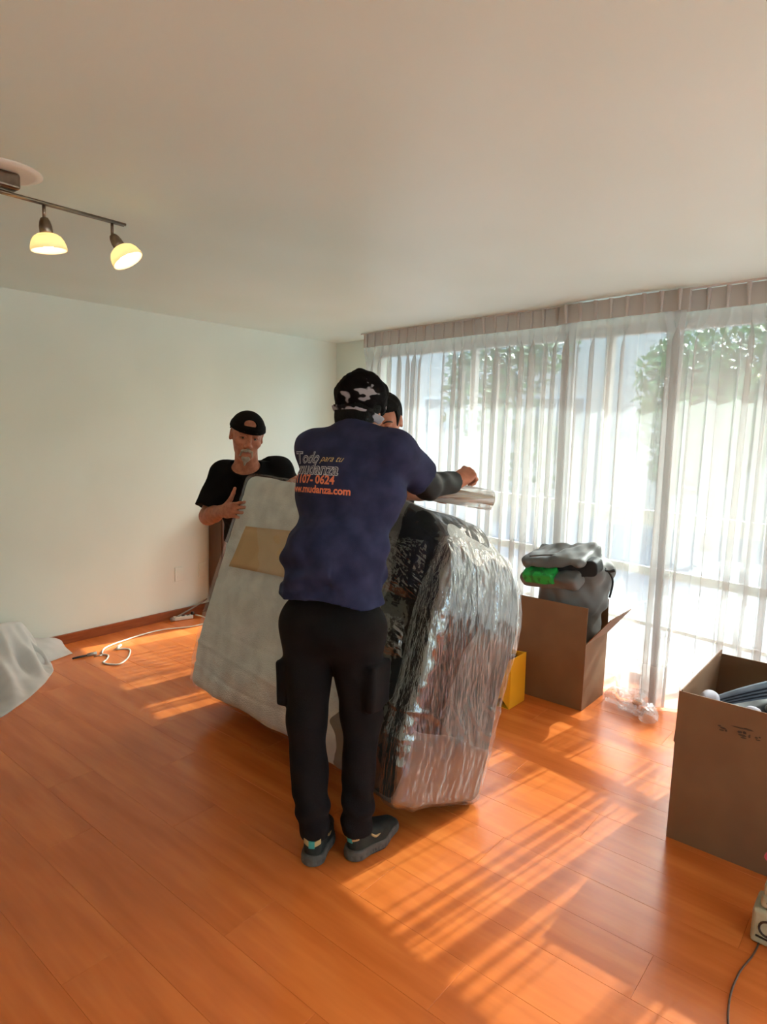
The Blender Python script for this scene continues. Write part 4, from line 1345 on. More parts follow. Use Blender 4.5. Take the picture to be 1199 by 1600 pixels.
def cap2(p):
    q = (p - J2['head']) @ H2R / 1.06
    e = ell(q, (0, -0.012, 0.034), (0.086, 0.107, 0.092))
    d = np.maximum(np.abs(e + 0.001) - 0.0055, -(q[:, 2] - 0.052 + q[:, 1] * 0.20))
    # the gap above the strap shows the forehead
    op = ell(q, (0.006, 0.10, 0.078), (0.034, 0.06, 0.024))
    op = np.maximum(op, 0.0685 - q[:, 2])
    d = smax(d, -op, 0.004)
    band = np.maximum(np.abs(ell(q, (0, -0.012, 0.034), (0.087, 0.108, 0.093))) - 0.006, np.abs(q[:, 2] - 0.0525 + q[:, 1] * 0.10) - 0.0135)
    d = smin(d, band, 0.003)
    bill = np.maximum(np.abs(q[:, 2] - 0.046 + 6 * (q[:, 0] ** 2) - (q[:, 1] + 0.1) * 0.25) - 0.004, np.linalg.norm((q[:, :2] - A3((0, -0.105))) / A3((0.075, 0.07)), axis=1) * 0.07 - 0.07)
    bill = np.maximum(bill, q[:, 1] + 0.085)
    return np.minimum(d, bill)
lo, hi = pts_bounds([J2['head']], 0.23)
sdf_obj('cap', cap2, lo, hi, 0.0035, M['black_cotton'], p2)
def on_head(H, R_, s, x, y, z): return A3(H) + R_ @ A3((x, y, z)) * s
def face_bits(pp, H, R_, s, whisk, grey=True):
    def P_(x, y, z): return Vector(on_head(H, R_, s, x, y, z))
    for sx in (-1, 1):
        bm = bmesh.new(); bmesh.ops.create_uvsphere(bm, u_segments=16, v_segments=10, radius=0.0112 * s)
        bmesh.ops.translate(bm, verts=bm.verts, vec=P_(sx * 0.031, 0.0755, 0.010))
        ey = bm_obj('eye', bm, M['eye'], pp, True)
        bm = bmesh.new(); bmesh.ops.create_uvsphere(bm, u_segments=12, v_segments=8, radius=0.0068 * s)
        bmesh.ops.translate(bm, verts=bm.verts, vec=P_(sx * 0.031 + 0.002, 0.0812, 0.008))
        bm_obj('iris', bm, M['iris'], ey, True)
        tube('eyelid', [P_(sx * 0.016, 0.0835, 0.0130), P_(sx * 0.026, 0.0880, 0.0165), P_(sx * 0.036, 0.0865, 0.0155), P_(sx * 0.048, 0.0745, 0.008)], [0.0035, 0.0052, 0.0052, 0.0035], M['skin_old'], pp, 6, sub=4)
        tube('eyebrow', [P_(sx * 0.012, 0.0905, 0.030), P_(sx * 0.028, 0.0925, 0.038), P_(sx * 0.044, 0.082, 0.036), P_(sx * 0.054, 0.070, 0.028)], [0.0035, 0.0048, 0.0042, 0.002], M['darkbrow'], pp, 6, sub=4)
    tube('mouth', [P_(-0.021, 0.083, -0.0695), P_(-0.008, 0.0905, -0.067), P_(0.008, 0.0905, -0.067), P_(0.021, 0.083, -0.0695)], [0.0015, 0.003, 0.003, 0.0015], M['lip'], pp, 6, sub=4)
    if whisk:
        def mous(p):
            q = (p - A3(H)) @ R_ / s
            d = smin(seg(q, (0.0, 0.094, -0.052), (0.026, 0.084, -0.062), 0.0075, 0.006), seg(q, (0.0, 0.094, -0.052), (-0.026, 0.084, -0.062), 0.0075, 0.006), 0.004)
            for sx in (-1, 1):
                d = smin(d, seg(q, (sx * 0.026, 0.084, -0.062), (sx * 0.030, 0.074, -0.088), 0.006, 0.004), 0.004)
            return (d - 0.0012 * Wob(55, 260, 6, (1, 1, 0.3))(q)) * s
        def goat(p):
            q = (p - A3(H)) @ R_ / s
            d = smin(ell(q, (0, 0.080, -0.098), (0.022, 0.014, 0.017)), seg(q, (0, 0.080, -0.10), (0.001, 0.078, -0.132), 0.014, 0.006), 0.01)
            return (d - 0.0015 * Wob(56, 220, 6, (1, 1, 0.3))(q)) * s
        a, b = pts_bounds([on_head(H, R_, s, 0, 0.085, -0.075)], 0.08)
        sdf_obj('moustache', mous, a, b, 0.0022, M['greyhair'], pp)
        sdf_obj('goatee', goat, a, b, 0.0025, M['greyhair'], pp)
face_bits(p2, J2['head'], H2R, 1.06, True)
def sidehair(p):
    q = (p - J2['head']) @ H2R / 1.06
    d = ell(q, (0, -0.014, 0.030), (0.081, 0.100, 0.098)) - 0.001 * Wob(57, 200, 6)(q)
    m = np.maximum(q[:, 1] - 0.012, np.maximum(q[:, 2] - 0.045, -0.045 - q[:, 2]))
    return np.maximum(d, m)
sdf_obj('hair', sidehair, lo, hi, 0.004, M['greyhair'], p2)
# nails of the gripping hand are left to the fingers' own shape

# ================= third mover, mostly hidden behind the first
J3 = {'head': (2.585, 2.128, 1.585), 'neck': (2.660, 2.200, 1.43), 'chest': (2.77, 2.29, 1.24), 'waist': (2.90, 2.40, 1.02), 'pelvis': (2.93, 2.43, 0.92),
      'lsh': (2.690, 2.105, 1.352), 'rsh': (2.62, 2.40, 1.352), 'lelb': (2.372, 1.935, 1.262), 'lwr': (2.395, 1.765, 1.258), 'relb': (2.42, 2.44, 1.25), 'rwr': (2.30, 2.25, 1.30),
      'lhip': (2.95, 2.34, 0.9), 'rhip': (2.92, 2.52, 0.9), 'lknee': (2.93, 2.32, 0.5), 'rknee': (2.90, 2.54, 0.5), 'lank': (3.0, 2.34, 0.1), 'rank': (2.98, 2.56, 0.1)}
J3 = {k: A3(v) for k, v in J3.items()}
p3 = person_base('dark-haired person in black shirt bending behind the wrapped sofa, mostly hidden', (2.97, 2.44, 0))
F3 = nrm((-0.97, -0.24, 0)); Rt3 = A3((F3[1], -F3[0], 0))
H3R = frame(nrm((-0.86, -0.42, -0.42)), UP)
def torso3(p, o):
    return sminall([seg(p, J3['rhip'], J3['lhip'], 0.10 + o, 0.10 + o),
                    seg(p, J3['pelvis'], J3['waist'], 0.112 + o, 0.108 + o, (Rt3, 1.38)),
                    seg(p, J3['waist'], J3['chest'], 0.108 + o, 0.115 + o, (Rt3, 1.40)),
                    seg(p, J3['chest'], J3['neck'] * .7 + J3['chest'] * .3, 0.112 + o, 0.085 + o, (Rt3, 1.45)),
                    seg(p, J3['lsh'], J3['rsh'], 0.056 + o, 0.056 + o)], 0.05)
def body3(p):
    d = torso3(p, 0)
    d = smin(d, seg(p, J3['neck'] - UP * 0.05, J3['head'] - UP * 0.02, 0.060, 0.056), 0.04)
    d = smin(d, near(p, J3['head'], 0.24, lambda x: head_sdf(x, J3['head'], H3R)), 0.015)
    for s in 'lr':
        d = smin(d, seg(p, J3[s + 'hip'], J3[s + 'knee'], 0.085, 0.06), 0.04)
        d = smin(d, seg(p, J3[s + 'knee'], J3[s + 'ank'], 0.058, 0.04), 0.02)
        d = smin(d, seg(p, J3[s + 'ank'], J3[s + 'ank'] + F3 * 0.10 - UP * 0.045, 0.036, 0.028), 0.02)
        d = smin(d, seg(p, J3[s + 'sh'], J3[s + 'elb'], 0.050, 0.044), 0.03)
        d = smin(d, seg(p, J3[s + 'elb'], J3[s + 'wr'], 0.044, 0.030), 0.02)
    d = smin(d, near(p, J3['lwr'], 0.26, lambda x: hand_sdf(x, J3['lwr'], (0.80, -0.58, -0.10), (0.1, 0, 1), (-0.6, -0.7, 0), [(0.1, 0.2, 0.15)] * 4, ((0.6, 0.7, -0.2), (0.8, 0.4, -0.2), (0.9, 0.2, -0.2)), 1.0)), 0.012)
    d = smin(d, near(p, J3['rwr'], 0.26, lambda x: hand_sdf(x, J3['rwr'], (-0.7, -0.7, 0.0), (-0.2, 0, 1), (0.7, -0.7, 0), [(0.4, 0.6, 0.4)] * 4, ((0.6, 0.7, -0.2), (0.8, 0.4, -0.2), (0.9, 0.2, -0.2)), 1.0)), 0.012)
    return d
lo, hi = pts_bounds(list(J3.values()), 0.2); lo[2] = 0
sdf_obj('body', body3, lo, hi, 0.007, M['skin'], p3)
def shirt3(p):
    d = torso3(p, 0.017)
    for s in 'lr':
        e = J3[s + 'sh'] + (J3[s + 'elb'] - J3[s + 'sh']) * 0.75
        ax = nrm(J3[s + 'elb'] - J3[s + 'sh'])
        d = smin(d, np.maximum(seg(p, J3[s + 'sh'], e + ax * 0.03, 0.070, 0.078), (p - e) @ ax), 0.035)
    d = d - 0.004 * ws3(p) - 0.002 * ws4(p)
    d = np.maximum(d, (p - (J3['neck'] + UP * 0.0)) @ nrm(UP * 0.9 + F3 * 0.4))
    return np.maximum(d, 0.86 - p[:, 2])
lo, hi = pts_bounds([J3[k] for k in ('waist', 'neck', 'lsh', 'rsh', 'relb', 'lelb')], 0.22); lo[2] = 0.8
sdf_obj('t_shirt', shirt3, lo, hi, 0.006, M['black_cotton'], p3)
lo, hi = pts_bounds([J3[k] for k in ('lank', 'rank', 'lhip', 'rhip', 'waist')], 0.22); lo[2] = 0.04
sdf_obj('trousers', trousers_of(J3, F3, Rt3), lo, hi, 0.009, M['black_twill'], p3)
def hair3(p):
    q = (p - J3['head']) @ H3R
    d = ell(q, (0, -0.016, 0.040), (0.086, 0.108, 0.104)) - 0.003 * Wob(61, 70, 6, (1, 1, 0.4))(q)
    face = np.maximum(q[:, 2] - 0.075, 0.038 - q[:, 1])
    earcut = ell(q, (0.088, 0.0, 0.0), (0.03, 0.026, 0.038)); earcut2 = ell(q, (-0.088, 0.0, 0.0), (0.03, 0.026, 0.038))
    d = np.maximum(d, -np.maximum(-(q[:, 1] - 0.040), q[:, 2] - 0.078))
    d = smax(smax(d, -earcut, 0.006), -earcut2, 0.006)
    return np.maximum(d, -0.060 - q[:, 2] - q[:, 1] * 0.2)
lo, hi = pts_bounds([J3['head']], 0.2)
sdf_obj('hair', hair3, lo, hi, 0.004, M['hair'], p3)
face_bits(p3, J3['head'], H3R, 1.0, False)
for s in 'lr':
    hl = J3[s + 'ank'] - F3 * 0.06
    shoe(p3, (hl[0], hl[1], 0), math.atan2(F3[1], F3[0]), tabs=False, res=0.006)

# ------------------------------------------------------------------ cardboard boxes
def panel(name, c4, th, mat, parent, mat_in=None):
    """thin board through four corner points, thickness th along its normal"""
    c = [A3(x_) for x_ in c4]
    n = nrm(np.cross(c[1] - c[0], c[3] - c[0]))
    V = c + [x_ + n * th for x_ in c]
    F = [(3, 2, 1, 0), (4, 5, 6, 7), (0, 1, 5, 4), (1, 2, 6, 5), (2, 3, 7, 6), (3, 0, 4, 7)]
    return mesh_obj(name, V, F, mat, parent)
def carton(label, x0, x1, y0, y1, h, flaps, cat='box'):
    r = empty('cardboard_box', ((x0 + x1) / 2, (y0 + y1) / 2, 0))
    tag(r, label, cat, 'open moving boxes')
    t = 0.005
    cb = M['cardboard']
    box_obj('base', (x0, y0, 0.001), (x1, y1, 0.006), cb, r)
    box_obj('side_panel', (x0, y0, 0.006), (x0 + t, y1, h), cb, r)
    box_obj('side_panel', (x1 - t, y0, 0.006), (x1, y1, h), cb, r)
    box_obj('side_panel', (x0 + t, y0, 0.006), (x1 - t, y0 + t, h), cb, r)
    box_obj('side_panel', (x0 + t, y1 - t, 0.006), (x1 - t, y1, h), cb, r)
    for side, (dx, dy, dz) in flaps.items():
        e = {'x0': ((x0, y1, h), (x0, y0, h)), 'x1': ((x1, y0, h), (x1, y1, h)), 'y0': ((x0, y0, h), (x1, y0, h)), 'y1': ((x1, y1, h), (x0, y1, h))}[side]
        a, b = A3(e[0]), A3(e[1]); v = A3((dx, dy, dz))
        o = panel('flap', [a + A3((0, 0, .001)), b + A3((0, 0, .001)), b + v, a + v], t * 0.9, cb, r)
    return r
carton('open cardboard box with a grey bag on top, beside the yellow paper bag', 3.444, 3.765, 1.345, 1.765, 0.392,
       {'x0': (0.0, 0, 0.205), 'y0': (0.0, -0.125, 0.165), 'x1': (-0.02, 0, 0.20)})
big = carton('open cardboard box with faded print and striped cloth, nearest the camera', 2.564, 3.19, 0.0, 0.627, 0.392,
       {'x0': (0.002, 0, 0.207), 'y1': (0.0, -0.012, 0.213), 'x1': (-0.002, 0, 0.195), 'y0': (0.0, -0.17, 0.11)})
# smudged print on the near box
fl = [o for o in big.children if o.name.startswith('flap')][0]
rg = random.Random(5)
def blot(yc, zc, ry, rz, seed):
    q = random.Random(seed); n = 14
    ring = [(2.5592, yc + ry * math.cos(2 * math.pi * k / n) * q.uniform(.75, 1.1), zc + rz * math.sin(2 * math.pi * k / n) * q.uniform(.7, 1.1)) for k in range(n)]
    ring2 = [(x_ - 0.0008, y_, z_) for x_, y_, z_ in ring]
    F = [tuple(range(n)), tuple(range(2 * n - 1, n - 1, -1))] + [(i, (i + 1) % n, n + (i + 1) % n, n + i) for i in range(n)]
    mesh_obj('faded_print', ring + ring2, F, M['ink'], big)
strokes = [(0.478, 0.508, 0.006, 0.003), (0.466, 0.503, 0.010, 0.004), (0.470, 0.494, 0.008, 0.003), (0.455, 0.497, 0.004, 0.005),
           (0.418, 0.521, 0.024, 0.0022), (0.385, 0.523, 0.016, 0.003), (0.412, 0.506, 0.008, 0.005), (0.396, 0.508, 0.006, 0.006), (0.402, 0.496, 0.016, 0.004), (0.398, 0.488, 0.010, 0.003), (0.380, 0.500, 0.004, 0.007),
           (0.358, 0.502, 0.006, 0.004), (0.348, 0.506, 0.004, 0.003), (0.352, 0.495, 0.008, 0.0025)]
for i, (yc, zc, ry, rz) in enumerate(strokes):
    blot(yc, zc, ry, rz, 20 + i)

# striped cloth lying in the near box
def strip_mesh(pts, side, width, thick, ncross=6, arch=0.3):
    pts = [Vector(p_) for p_ in pts]
    return pts
cl = empty('striped_cloth', (2.76, 0.36, 0.4))
tag(cl, 'dark blue and grey striped cloth draped over the near box contents', 'cloth')
for k in range(7):
    o = (k - 3) * 0.021
    pts = []
    for t_ in np.linspace(0, 1, 12):
        x_ = 2.70 + 0.38 * t_ - o * 0.55 * (0.4 + t_)
        y_ = 0.575 - 0.40 * t_
        z_ = 0.505 + 0.105 * t_ ** 0.8 + o * 0.75 * (0.35 + 0.65 * t_) + 0.012 * math.sin(t_ * 3.1)
        pts.append((x_, y_, z_))
    tube('fold', pts, [0.006, 0.011, 0.013, 0.015, 0.016], M['cloth_grey'] if k % 2 == 0 else M['cloth_dark'], cl, 10)
def heap(p):
    d = ell(p, (2.87, 0.33, 0.37), (0.30, 0.29, 0.15))
    return np.maximum(d - 0.012 * Wob(71, 22, 6)(p), 0.2 - p[:, 2])
c2 = sdf_obj('dark_garment', heap, (2.57, 0.007, 0.1), (3.18, 0.62, 0.64), 0.009, M['bag_black'])
tag(c2, 'black garment heap filling the near box under the striped cloth', 'clothing')
def wad(p):
    d = ell(p, (2.70, 0.545, 0.535), (0.045, 0.035, 0.038))
    return d - 0.008 * Wob(72, 70, 6, (0.3, 1, 0.3))(p)
c3 = sdf_obj('white_cloth', wad, (2.60, 0.47, 0.45), (2.80, 0.62, 0.64), 0.005, M['cloth_white'])
tag(c3, 'crumpled whitish cloth tucked in the near box corner', 'cloth')
def wad2(p):
    return ell(p, (2.605, 0.385, 0.568), (0.026, 0.030, 0.026)) - 0.003 * Wob(73, 60, 6)(p)
c4 = sdf_obj('pale_cloth', wad2, (2.565, 0.33, 0.54), (2.66, 0.45, 0.64), 0.004, M['cloth_white'])
tag(c4, 'small pale bundle showing over the near box front edge', 'cloth')
def wad3(p):
    return seg(p, (2.62, 0.335, 0.60), (2.66, 0.27, 0.585), 0.02, 0.026) - 0.004 * Wob(74, 50, 6)(p)
c5 = sdf_obj('grey_cloth', wad3, (2.565, 0.2, 0.52), (2.72, 0.4, 0.66), 0.004, M['bag_grey'])
tag(c5, 'grey-green rolled cloth beside the pale bundle in the near box', 'cloth')

# grey bag in the far box
bag = empty('grey_bag', (3.61, 1.55, 0.40))
tag(bag, 'grey nylon bag with black trim and green panel in the far box', 'bag')
wg1 = Wob(81, 16, 7); wg2 = Wob(82, 40, 7)
def obx(p, c, fwd, half, r, up=(0, 0, 1)):
    return rbox((p - A3(c)) @ frame(fwd, up), half, r)
def bagopen(p):
    return obx(p, (3.47, 1.53, 0.785), (0.05, 1, -0.16), (0.10, 0.20, 0.032), 0.02, (-0.2, 0, 1))
def bagbody(p):
    d = sminall([obx(p, (3.62, 1.53, 0.57), (0, 1, 0), (0.135, 0.165, 0.24), 0.09),
                 obx(p, (3.63, 1.44, 0.70), (0.1, 1, 0.1), (0.115, 0.125, 0.16), 0.07),
                 obx(p, (3.565, 1.575, 0.845), (0.05, 1, -0.14), (0.130, 0.190, 0.028), 0.026, (-0.28, 0, 0.95))], 0.05)
    d = np.maximum(d, 0.30 - p[:, 2])
    d = smax(d, -bagopen(p), 0.012)
    return d - 0.010 * wg1(p) - 0.0045 * wg2(p)
sdf_obj('bag_body', bagbody, (3.38, 1.20, 0.25), (3.88, 1.86, 0.98), 0.006, M['bag_grey'], bag)
def baglin(p):
    return np.maximum(bagopen(p) - 0.012, -(p[:, 0] - 3.465))
sdf_obj('dark_lining', baglin, (3.36, 1.28, 0.68), (3.70, 1.82, 0.90), 0.006, M['bag_black'], bag)
def bagflap(p):
    d = obx(p, (3.475, 1.585, 0.720), (0.12, 1, -0.10), (0.055, 0.185, 0.045), 0.028, (-0.5, 0, 0.86))
    return d - 0.006 * wg1(p * 1.2) - 0.003 * wg2(p)
sdf_obj('front_pouch', bagflap, (3.34, 1.34, 0.60), (3.60, 1.84, 0.84), 0.005, M['bag_grey'], bag)
def baggreen(p):
    d = obx(p, (3.458, 1.645, 0.735), (0.12, 1, -0.10), (0.048, 0.105, 0.040), 0.020, (-0.5, 0, 0.86))
    return d - 0.002 * wg1(p * 1.2) - 0.002 * wg2(p)
sdf_obj('green_panel', baggreen, (3.34, 1.45, 0.62), (3.60, 1.84, 0.84), 0.005, M['bag_green'], bag)
tube('piping', [(3.55, 1.35, 0.83), (3.60, 1.31, 0.79), (3.62, 1.285, 0.73), (3.60, 1.29, 0.64)], 0.006, M['bag_black'], bag, 8, sub=5)
tube('strap', [(3.57, 1.34, 0.805), (3.585, 1.30, 0.792), (3.60, 1.272, 0.800)], [0.006, 0.007, 0.011], M['bag_black'], bag, 8, sub=4)
tube('seam', [(3.53, 1.40, 0.865), (3.50, 1.46, 0.872), (3.46, 1.60, 0.858), (3.45, 1.72, 0.835)], 0.005, M['bag_grey'], bag, 8, sub=5)

# yellow paper bag
yb = empty('yellow_paper_bag', (3.26, 1.72, 0))
tag(yb, 'bright yellow paper bag standing beside the far cardboard box', 'bag')
x0, x1, y0, y1, hb = 3.175, 3.352, 1.655, 1.765, 0.292
t = 0.0025
box_obj('base', (x0, y0, 0.001), (x1, y1, 0.004), M['yellow'], yb)
panel('front', [(x1, y0, .004), (x0, y0, .004), (x0 + .004, y0 + .006, hb), (x1, y0 + .004, hb + .002)], -t, M['yellow'], yb)
panel('back', [(x0, y1, .004), (x1, y1, .004), (x1, y1 - .003, hb), (x0, y1 - .003, hb)], -t, M['yellow'], yb)
panel('gusset', [(x1, (y0 + y1) / 2, .004), (x1, y0, .004), (x1, y0 + .004, hb), (x1 - .016, (y0 + y1) / 2, hb)], -t, M['yellow'], yb)
panel('gusset', [(x1, y1, .004), (x1, (y0 + y1) / 2, .004), (x1 - .016, (y0 + y1) / 2, hb), (x1, y1 - .003, hb)], -t, M['yellow'], yb)
panel('gusset', [(x0, y0, .004), (x0, (y0 + y1) / 2, .06), (x0 + .020, (y0 + y1) / 2, hb), (x0 + .004, y0 + .006, hb)], -t, M['yellow'], yb)
panel('gusset', [(x0, (y0 + y1) / 2, .06), (x0, y1, .004), (x0, y1 - .003, hb), (x0 + .020, (y0 + y1) / 2, hb)], -t, M['yellow'], yb)
def bagfill(p): return ell(p, (3.265, 1.71, 0.235), (0.075, 0.042, 0.055)) - 0.006 * wg2(p)
yf = sdf_obj('dark_item', bagfill, (3.17, 1.64, 0.15), (3.36, 1.78, 0.32), 0.005, M['bag_black'])
tag(yf, 'dark item showing at the mouth of the yellow bag', 'item')

# crumpled clear plastic bag by the curtain hem
cw1 = Wob(91, 34, 8); cw2 = Wob(92, 90, 8)
def cplastic(p):
    d = sminall([seg(p, (3.70, 1.26, 0.035), (3.63, 1.07, 0.035), 0.045, 0.05), ell(p, (3.57, 1.02, 0.045), (0.06, 0.05, 0.05)), ell(p, (3.72, 1.15, 0.06), (0.05, 0.09, 0.05))], 0.03)
    d = d - 0.010 * cw1(p) - 0.006 * np.abs(cw2(p))
    return np.maximum(d, 0.003 - p[:, 2])
pb = empty('clear_plastic_bag', (3.65, 1.12, 0))
tag(pb, 'crumpled clear plastic bag on the floor below the curtain', 'plastic bag')
sdf_obj('crumpled_film', cplastic, (3.46, 0.9, -0.01), (3.84, 1.36, 0.17), 0.006, M['clear_bag'], pb)
M['orange'] = simple('orange_label', rgb(222, 130, 60), 0.5, rgb(230, 140, 72), 9)
def olab(p): return ell(p, (3.66, 1.11, 0.05), (0.022, 0.028, 0.01))
sdf_obj('orange_label', olab, (3.6, 1.05, 0.02), (3.72, 1.17, 0.08), 0.004, M['orange'], pb)

# ------------------------------------------------------------------ foam sheet heaped by the back wall
arc = [(0.30, 3.42), (0.80, 3.45), (1.244, 3.555), (1.42, 3.685), (1.60, 3.86), (1.72, 4.02), (1.765, 4.16), (1.79, 4.27)]
ridge = [(0.45, 4.05, 0.36), (0.95, 4.20, 0.33), (1.36, 4.30, 0.29), (1.50, 4.33, 0.275), (1.60, 4.36, 0.265), (1.68, 4.38, 0.245), (1.72, 4.39, 0.19), (1.76, 4.40, 0.11)]
NA, NB = 90, 40
ta = np.linspace(0, 1, len(arc)); tt = np.linspace(0, 1, NA)
def smooth_interp(vals):
    v = np.array(vals, float)
    out = np.stack([np.interp(tt, ta, v[:, i]) for i in range(v.shape[1])], 1)
    for _ in range(6):
        out[1:-1] = (out[:-2] + 2 * out[1:-1] + out[2:]) / 4
    return out
AR, RG_ = smooth_interp([(a, b, 0.004) for a, b in arc]), smooth_interp(ridge)
V = []
for j in range(NB):
    b = j / (NB - 1)
    for i in range(NA):
        a = tt[i]
        p = RG_[i] * (1 - b) + AR[i] * b
        sag = -0.35 * RG_[i][2] * math.sin(math.pi * b) * (0.7 + 0.3 * math.sin(9 * a))
        fold = 0.030 * math.sin(math.pi * b) * (math.sin(30 * a + 3 * b) + 0.6 * math.sin(57 * a - 4 * b + 1))
        z = max(p[2] + sag + fold, 0.004 + 0.0 * b)
        if b > 0.93: z = max(z, 0.004)
        V.append((p[0] + 0.3 * fold, min(p[1], 4.44), z))
F = [(j * NA + i, j * NA + i + 1, (j + 1) * NA + i + 1, (j + 1) * NA + i) for j in range(NB - 1) for i in range(NA - 1)]
fs = empty('foam_sheet', (1.3, 4.0, 0))
tag(fs, 'translucent white foam wrapping sheet heaped against the back wall', 'packing sheet')
o = mesh_obj('sheet', V, F, M['foam'], fs, True)
md = o.modifiers.new('thick', 'SOLIDIFY'); md.thickness = 0.0025; md.offset = 1
# loose corner flopped to the right and the back flap rising against the wall
V = []; n_, m_ = 24, 14
for j in range(m_):
    for i in range(n_):
        a, b = i / (n_ - 1), j / (m_ - 1)
        x_ = 1.60 + 0.355 * a - 0.02 * b * a
        y_ = 4.43 - 0.30 * b * (1 - 0.35 * a)
        z_ = (0.13 * (1 - a) ** 0.8 + 0.030 * (1 - b)) * (1 - b) ** 0.6 + 0.006 + 0.010 * math.sin(9 * a + 5 * b) * (1 - b)
        V.append((x_, y_, max(z_, 0.005)))
F = [(j * n_ + i, j * n_ + i + 1, (j + 1) * n_ + i + 1, (j + 1) * n_ + i) for j in range(m_ - 1) for i in range(n_ - 1)]
o = mesh_obj('loose_corner', V, F, M['foam'], fs, True)
md = o.modifiers.new('thick', 'SOLIDIFY'); md.thickness = 0.0025; md.offset = 1

# ------------------------------------------------------------------ cable, power strip, sockets, cabinet
cab = empty('white_cable', (2.3, 4.1, 0))
tag(cab, 'white cable snaking over the floor from the power strip', 'cable')
tube('cord', [(2.985, 4.375, 0.022), (3.02, 4.30, 0.008), (2.97, 4.19, 0.006), (2.817, 4.176, 0.006), (2.624, 4.259, 0.006), (2.45, 4.262, 0.006), (2.332, 4.240, 0.006), (2.20, 4.21, 0.006), (2.120, 4.169, 0.006), (2.063, 4.084, 0.006), (2.075, 4.03, 0.006), (2.03, 3.965, 0.006),
              (1.988, 3.923, 0.006), (2.015, 3.85, 0.006), (2.06, 3.835, 0.006), (2.147, 3.905, 0.006), (2.225, 4.02, 0.006), (2.215, 4.072, 0.006), (2.173, 4.097, 0.008)], 0.0055, M['white_plastic'], cab, 8, sub=6)
tube('plug', [(2.173, 4.097, 0.010), (2.20, 4.125, 0.012), (2.226, 4.140, 0.014)], [0.009, 0.011, 0.007], M['white_plastic'], cab, 10)
ps = empty('power_strip', (2.9, 4.39, 0))
tag(ps, 'small white power strip on the floor near the cabinet', 'power strip')
pax = Vector((0.96, -0.28, 0)).normalized()
obox('strip_body', Vector((2.885, 4.395, 0.016)), (pax, Vector((0.28, 0.96, 0)).normalized(), Vector((0, 0, 1))), (0.075, 0.024, 0.0145), M['white_plastic'], ps, 0.006)
for k in (-1, 0, 1):
    c = Vector((2.885, 4.395, 0.031)) + pax * 0.04 * k
    obox('outlet_slot', c, (pax, Vector((0.28, 0.96, 0)).normalized(), Vector((0, 0, 1))), (0.011, 0.010, 0.0012), M['black_plastic'], ps)
tube('plug_head', [(2.955, 4.372, 0.032), (2.958, 4.371, 0.052)], 0.014, M['black_plastic'], ps, 12)
gc = empty('grey_cable', (3.0, 4.4, 0))
tag(gc, 'dark grey cable rising from the power strip towards the cabinet', 'cable')
tube('cord', [(2.80, 4.400, 0.02), (2.84, 4.405, 0.030), (2.95, 4.42, 0.055), (3.06, 4.43, 0.085), (3.14, 4.44, 0.11)], 0.006, M['grey_plastic'], gc, 8, sub=5)
tube('plug', [(2.78, 4.40, 0.018), (2.80, 4.400, 0.018)], 0.016, M['grey_plastic'], gc, 10)
ch = empty('charger_plug', (1.98, 4.11, 0))
tag(ch, 'small metal and black plug lying near the foam sheet', 'plug')
tube('plug_body', [(2.035, 4.11, 0.012), (2.00, 4.112, 0.012), (1.975, 4.118, 0.011)], [0.012, 0.012, 0.009], M['grey_plastic'], ch, 10)
tube('jack', [(1.975, 4.118, 0.010), (1.93, 4.128, 0.008), (1.888, 4.138, 0.006)], [0.006, 0.007, 0.005], M['black_plastic'], ch, 8)
tube('pin', [(2.00, 4.075, 0.006), (2.05, 4.06, 0.006)], 0.0035, M['metal'], ch, 6)
for (x_, lab) in ((2.90, 'white wall socket left of the cabinet, above the power strip'), (3.118, 'white wall socket half hidden right beside the wooden cabinet')):
    s_ = empty('wall_socket', (x_, YB, 0.30))
    tag(s_, lab, 'socket', 'wall sockets')
    box_obj('plate', (x_ - 0.036, YB - 0.008, 0.295), (x_ + 0.036, YB - 0.0005, 0.41), M['wall'], s_, 0.003)
    for dz in (0.03, 0.075):
        box_obj('outlet', (x_ - 0.016, YB - 0.0095, 0.295 + dz - 0.008), (x_ + 0.016, YB - 0.008, 0.295 + dz + 0.018), M['wall'], s_, 0.0005)

cb_ = empty('wooden_cabinet', (3.5, 4.37, 0))
tag(cb_, 'low dark wooden cabinet against the back wall behind the older person', 'cabinet')
box_obj('carcass', (3.172, 4.285, 0.03), (3.95, 4.455, 0.83), M['wood'], cb_, 0.003)
box_obj('top', (3.165, 4.270, 0.83), (3.957, 4.457, 0.85), M['wood'], cb_, 0.003)
box_obj('plinth', (3.19, 4.30, 0.0), (3.93, 4.45, 0.03), M['wood'], cb_)
for k in range(2):
    xa = 3.178 + k * 0.386
    dr = box_obj('door', (xa, 4.268, 0.04), (xa + 0.380, 4.284, 0.825), M['wood2'], cb_, 0.002)
    kx = xa + (0.03 if k == 0 else 0.35)
    lathe('knob', [(0.006, 0.0), (0.006, 0.012), (0.016, 0.016), (0.018, 0.024), (0.012, 0.030), (0.0, 0.031)], (kx, 4.268, 0.60), (0, -1, 0), M['white_plastic'], dr, 16)

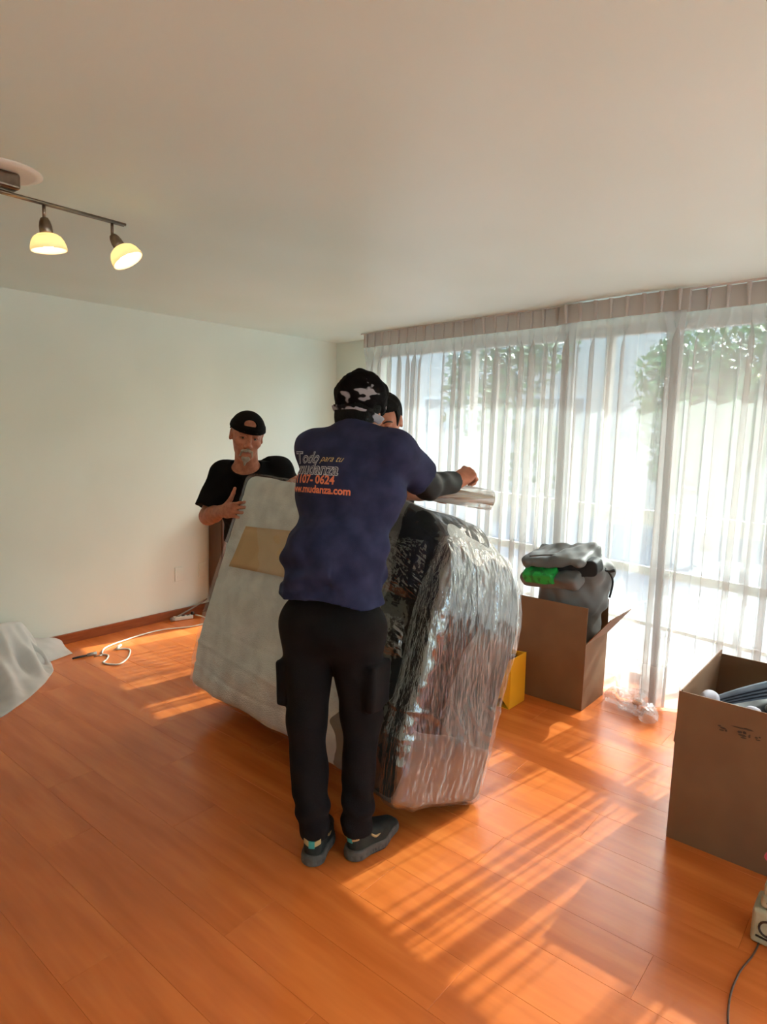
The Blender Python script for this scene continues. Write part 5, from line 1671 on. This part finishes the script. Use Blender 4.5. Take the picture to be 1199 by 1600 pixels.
# ------------------------------------------------------------------ packets and wires at the right edge
pk = empty('stacked_packets', (2.235, 0.235, 0))
tag(pk, 'stack of pale printed packets standing at the right edge', 'packets')
for i, (z0, z1, dx, w_) in enumerate([(0.0, 0.115, 0.0, 0.075), (0.117, 0.160, 0.008, 0.062), (0.162, 0.205, 0.002, 0.066), (0.207, 0.245, 0.010, 0.060)]):
    b_ = box_obj('packet', (2.185 + dx, 0.255 - 2 * w_ + 0.012 * (i == 0) - 0.006 * i, z0 + 0.001), (2.30 + dx, 0.255 + 0.012 * (i == 0) - 0.006 * i, z1), M['pack'], pk, 0.012, 3)
    ya = 0.255 + 0.012 * (i == 0) - 0.006 * i
    if i == 0:
        cpt = [(2.1835, ya - 0.045 + 0.022 * math.cos(u_), 0.062 + 0.024 * math.sin(u_)) for u_ in np.linspace(0, 2 * math.pi, 20)]
        tube('print_ring', cpt, 0.0035, M['ink'], b_, 6)
        tube('print_line', [(2.1835, ya - 0.016, 0.030), (2.1835, ya - 0.10, 0.024)], 0.003, M['ink'], b_, 6)
    else:
        tube('print_line', [(2.184 + dx, ya - 0.018, (z0 + z1) / 2 + 0.006), (2.184 + dx, ya - 0.05, (z0 + z1) / 2 - 0.004), (2.184 + dx, ya - 0.10, (z0 + z1) / 2 + 0.004)], 0.0045, M['ink'], b_, 6)
pkk = empty('pink_packet', (2.24, 0.2, 0.247))
tag(pkk, 'bright pink plastic packet on top of the pale stack', 'packet')
def pinkf(p):
    q = (p - A3((2.245, 0.185, 0.305))) @ frame((0.2, 1, 0.25))
    return rbox(q, (0.045, 0.055, 0.055), 0.012) - 0.003 * wg2(p)
sdf_obj('wrapper', pinkf, (2.15, 0.08, 0.235), (2.34, 0.28, 0.40), 0.005, M['pink'], pkk)
box_obj('tie', (2.225, 0.19, 0.355), (2.25, 0.21, 0.385), M['cloth_white'], pkk, 0.003)
wi = empty('wire_hanger', (2.35, 0.25, 0.3))
tag(wi, 'thin white wire hanger hooked over the front edge of the near box', 'hanger')
tube('wire', [(2.545, 0.30, 0.44), (2.548, 0.292, 0.452), (2.550, 0.275, 0.458), (2.552, 0.20, 0.456), (2.552, 0.12, 0.44), (2.552, 0.10, 0.42), (2.552, 0.12, 0.405), (2.551, 0.22, 0.395), (2.549, 0.29, 0.425), (2.545, 0.30, 0.44)], 0.0022, M['white_plastic'], wi, 6, sub=5)
tube('hook', [(2.552, 0.11, 0.44), (2.553, 0.11, 0.50), (2.5555, 0.11, 0.58), (2.558, 0.11, 0.604), (2.566, 0.11, 0.607), (2.574, 0.11, 0.600), (2.577, 0.11, 0.575)], 0.0022, M['white_plastic'], wi, 6, sub=5)
fc = empty('thin_floor_cable', (1.9, 0.3, 0))
tag(fc, 'thin dark cable curving over the floor at the lower right', 'cable')
tube('cord', [(2.19, 0.24, 0.004), (2.12, 0.245, 0.004), (2.02, 0.262, 0.004), (1.90, 0.262, 0.004), (1.78, 0.238, 0.004), (1.60, 0.18, 0.004)], 0.0028, M['wood'], fc, 6, sub=6)
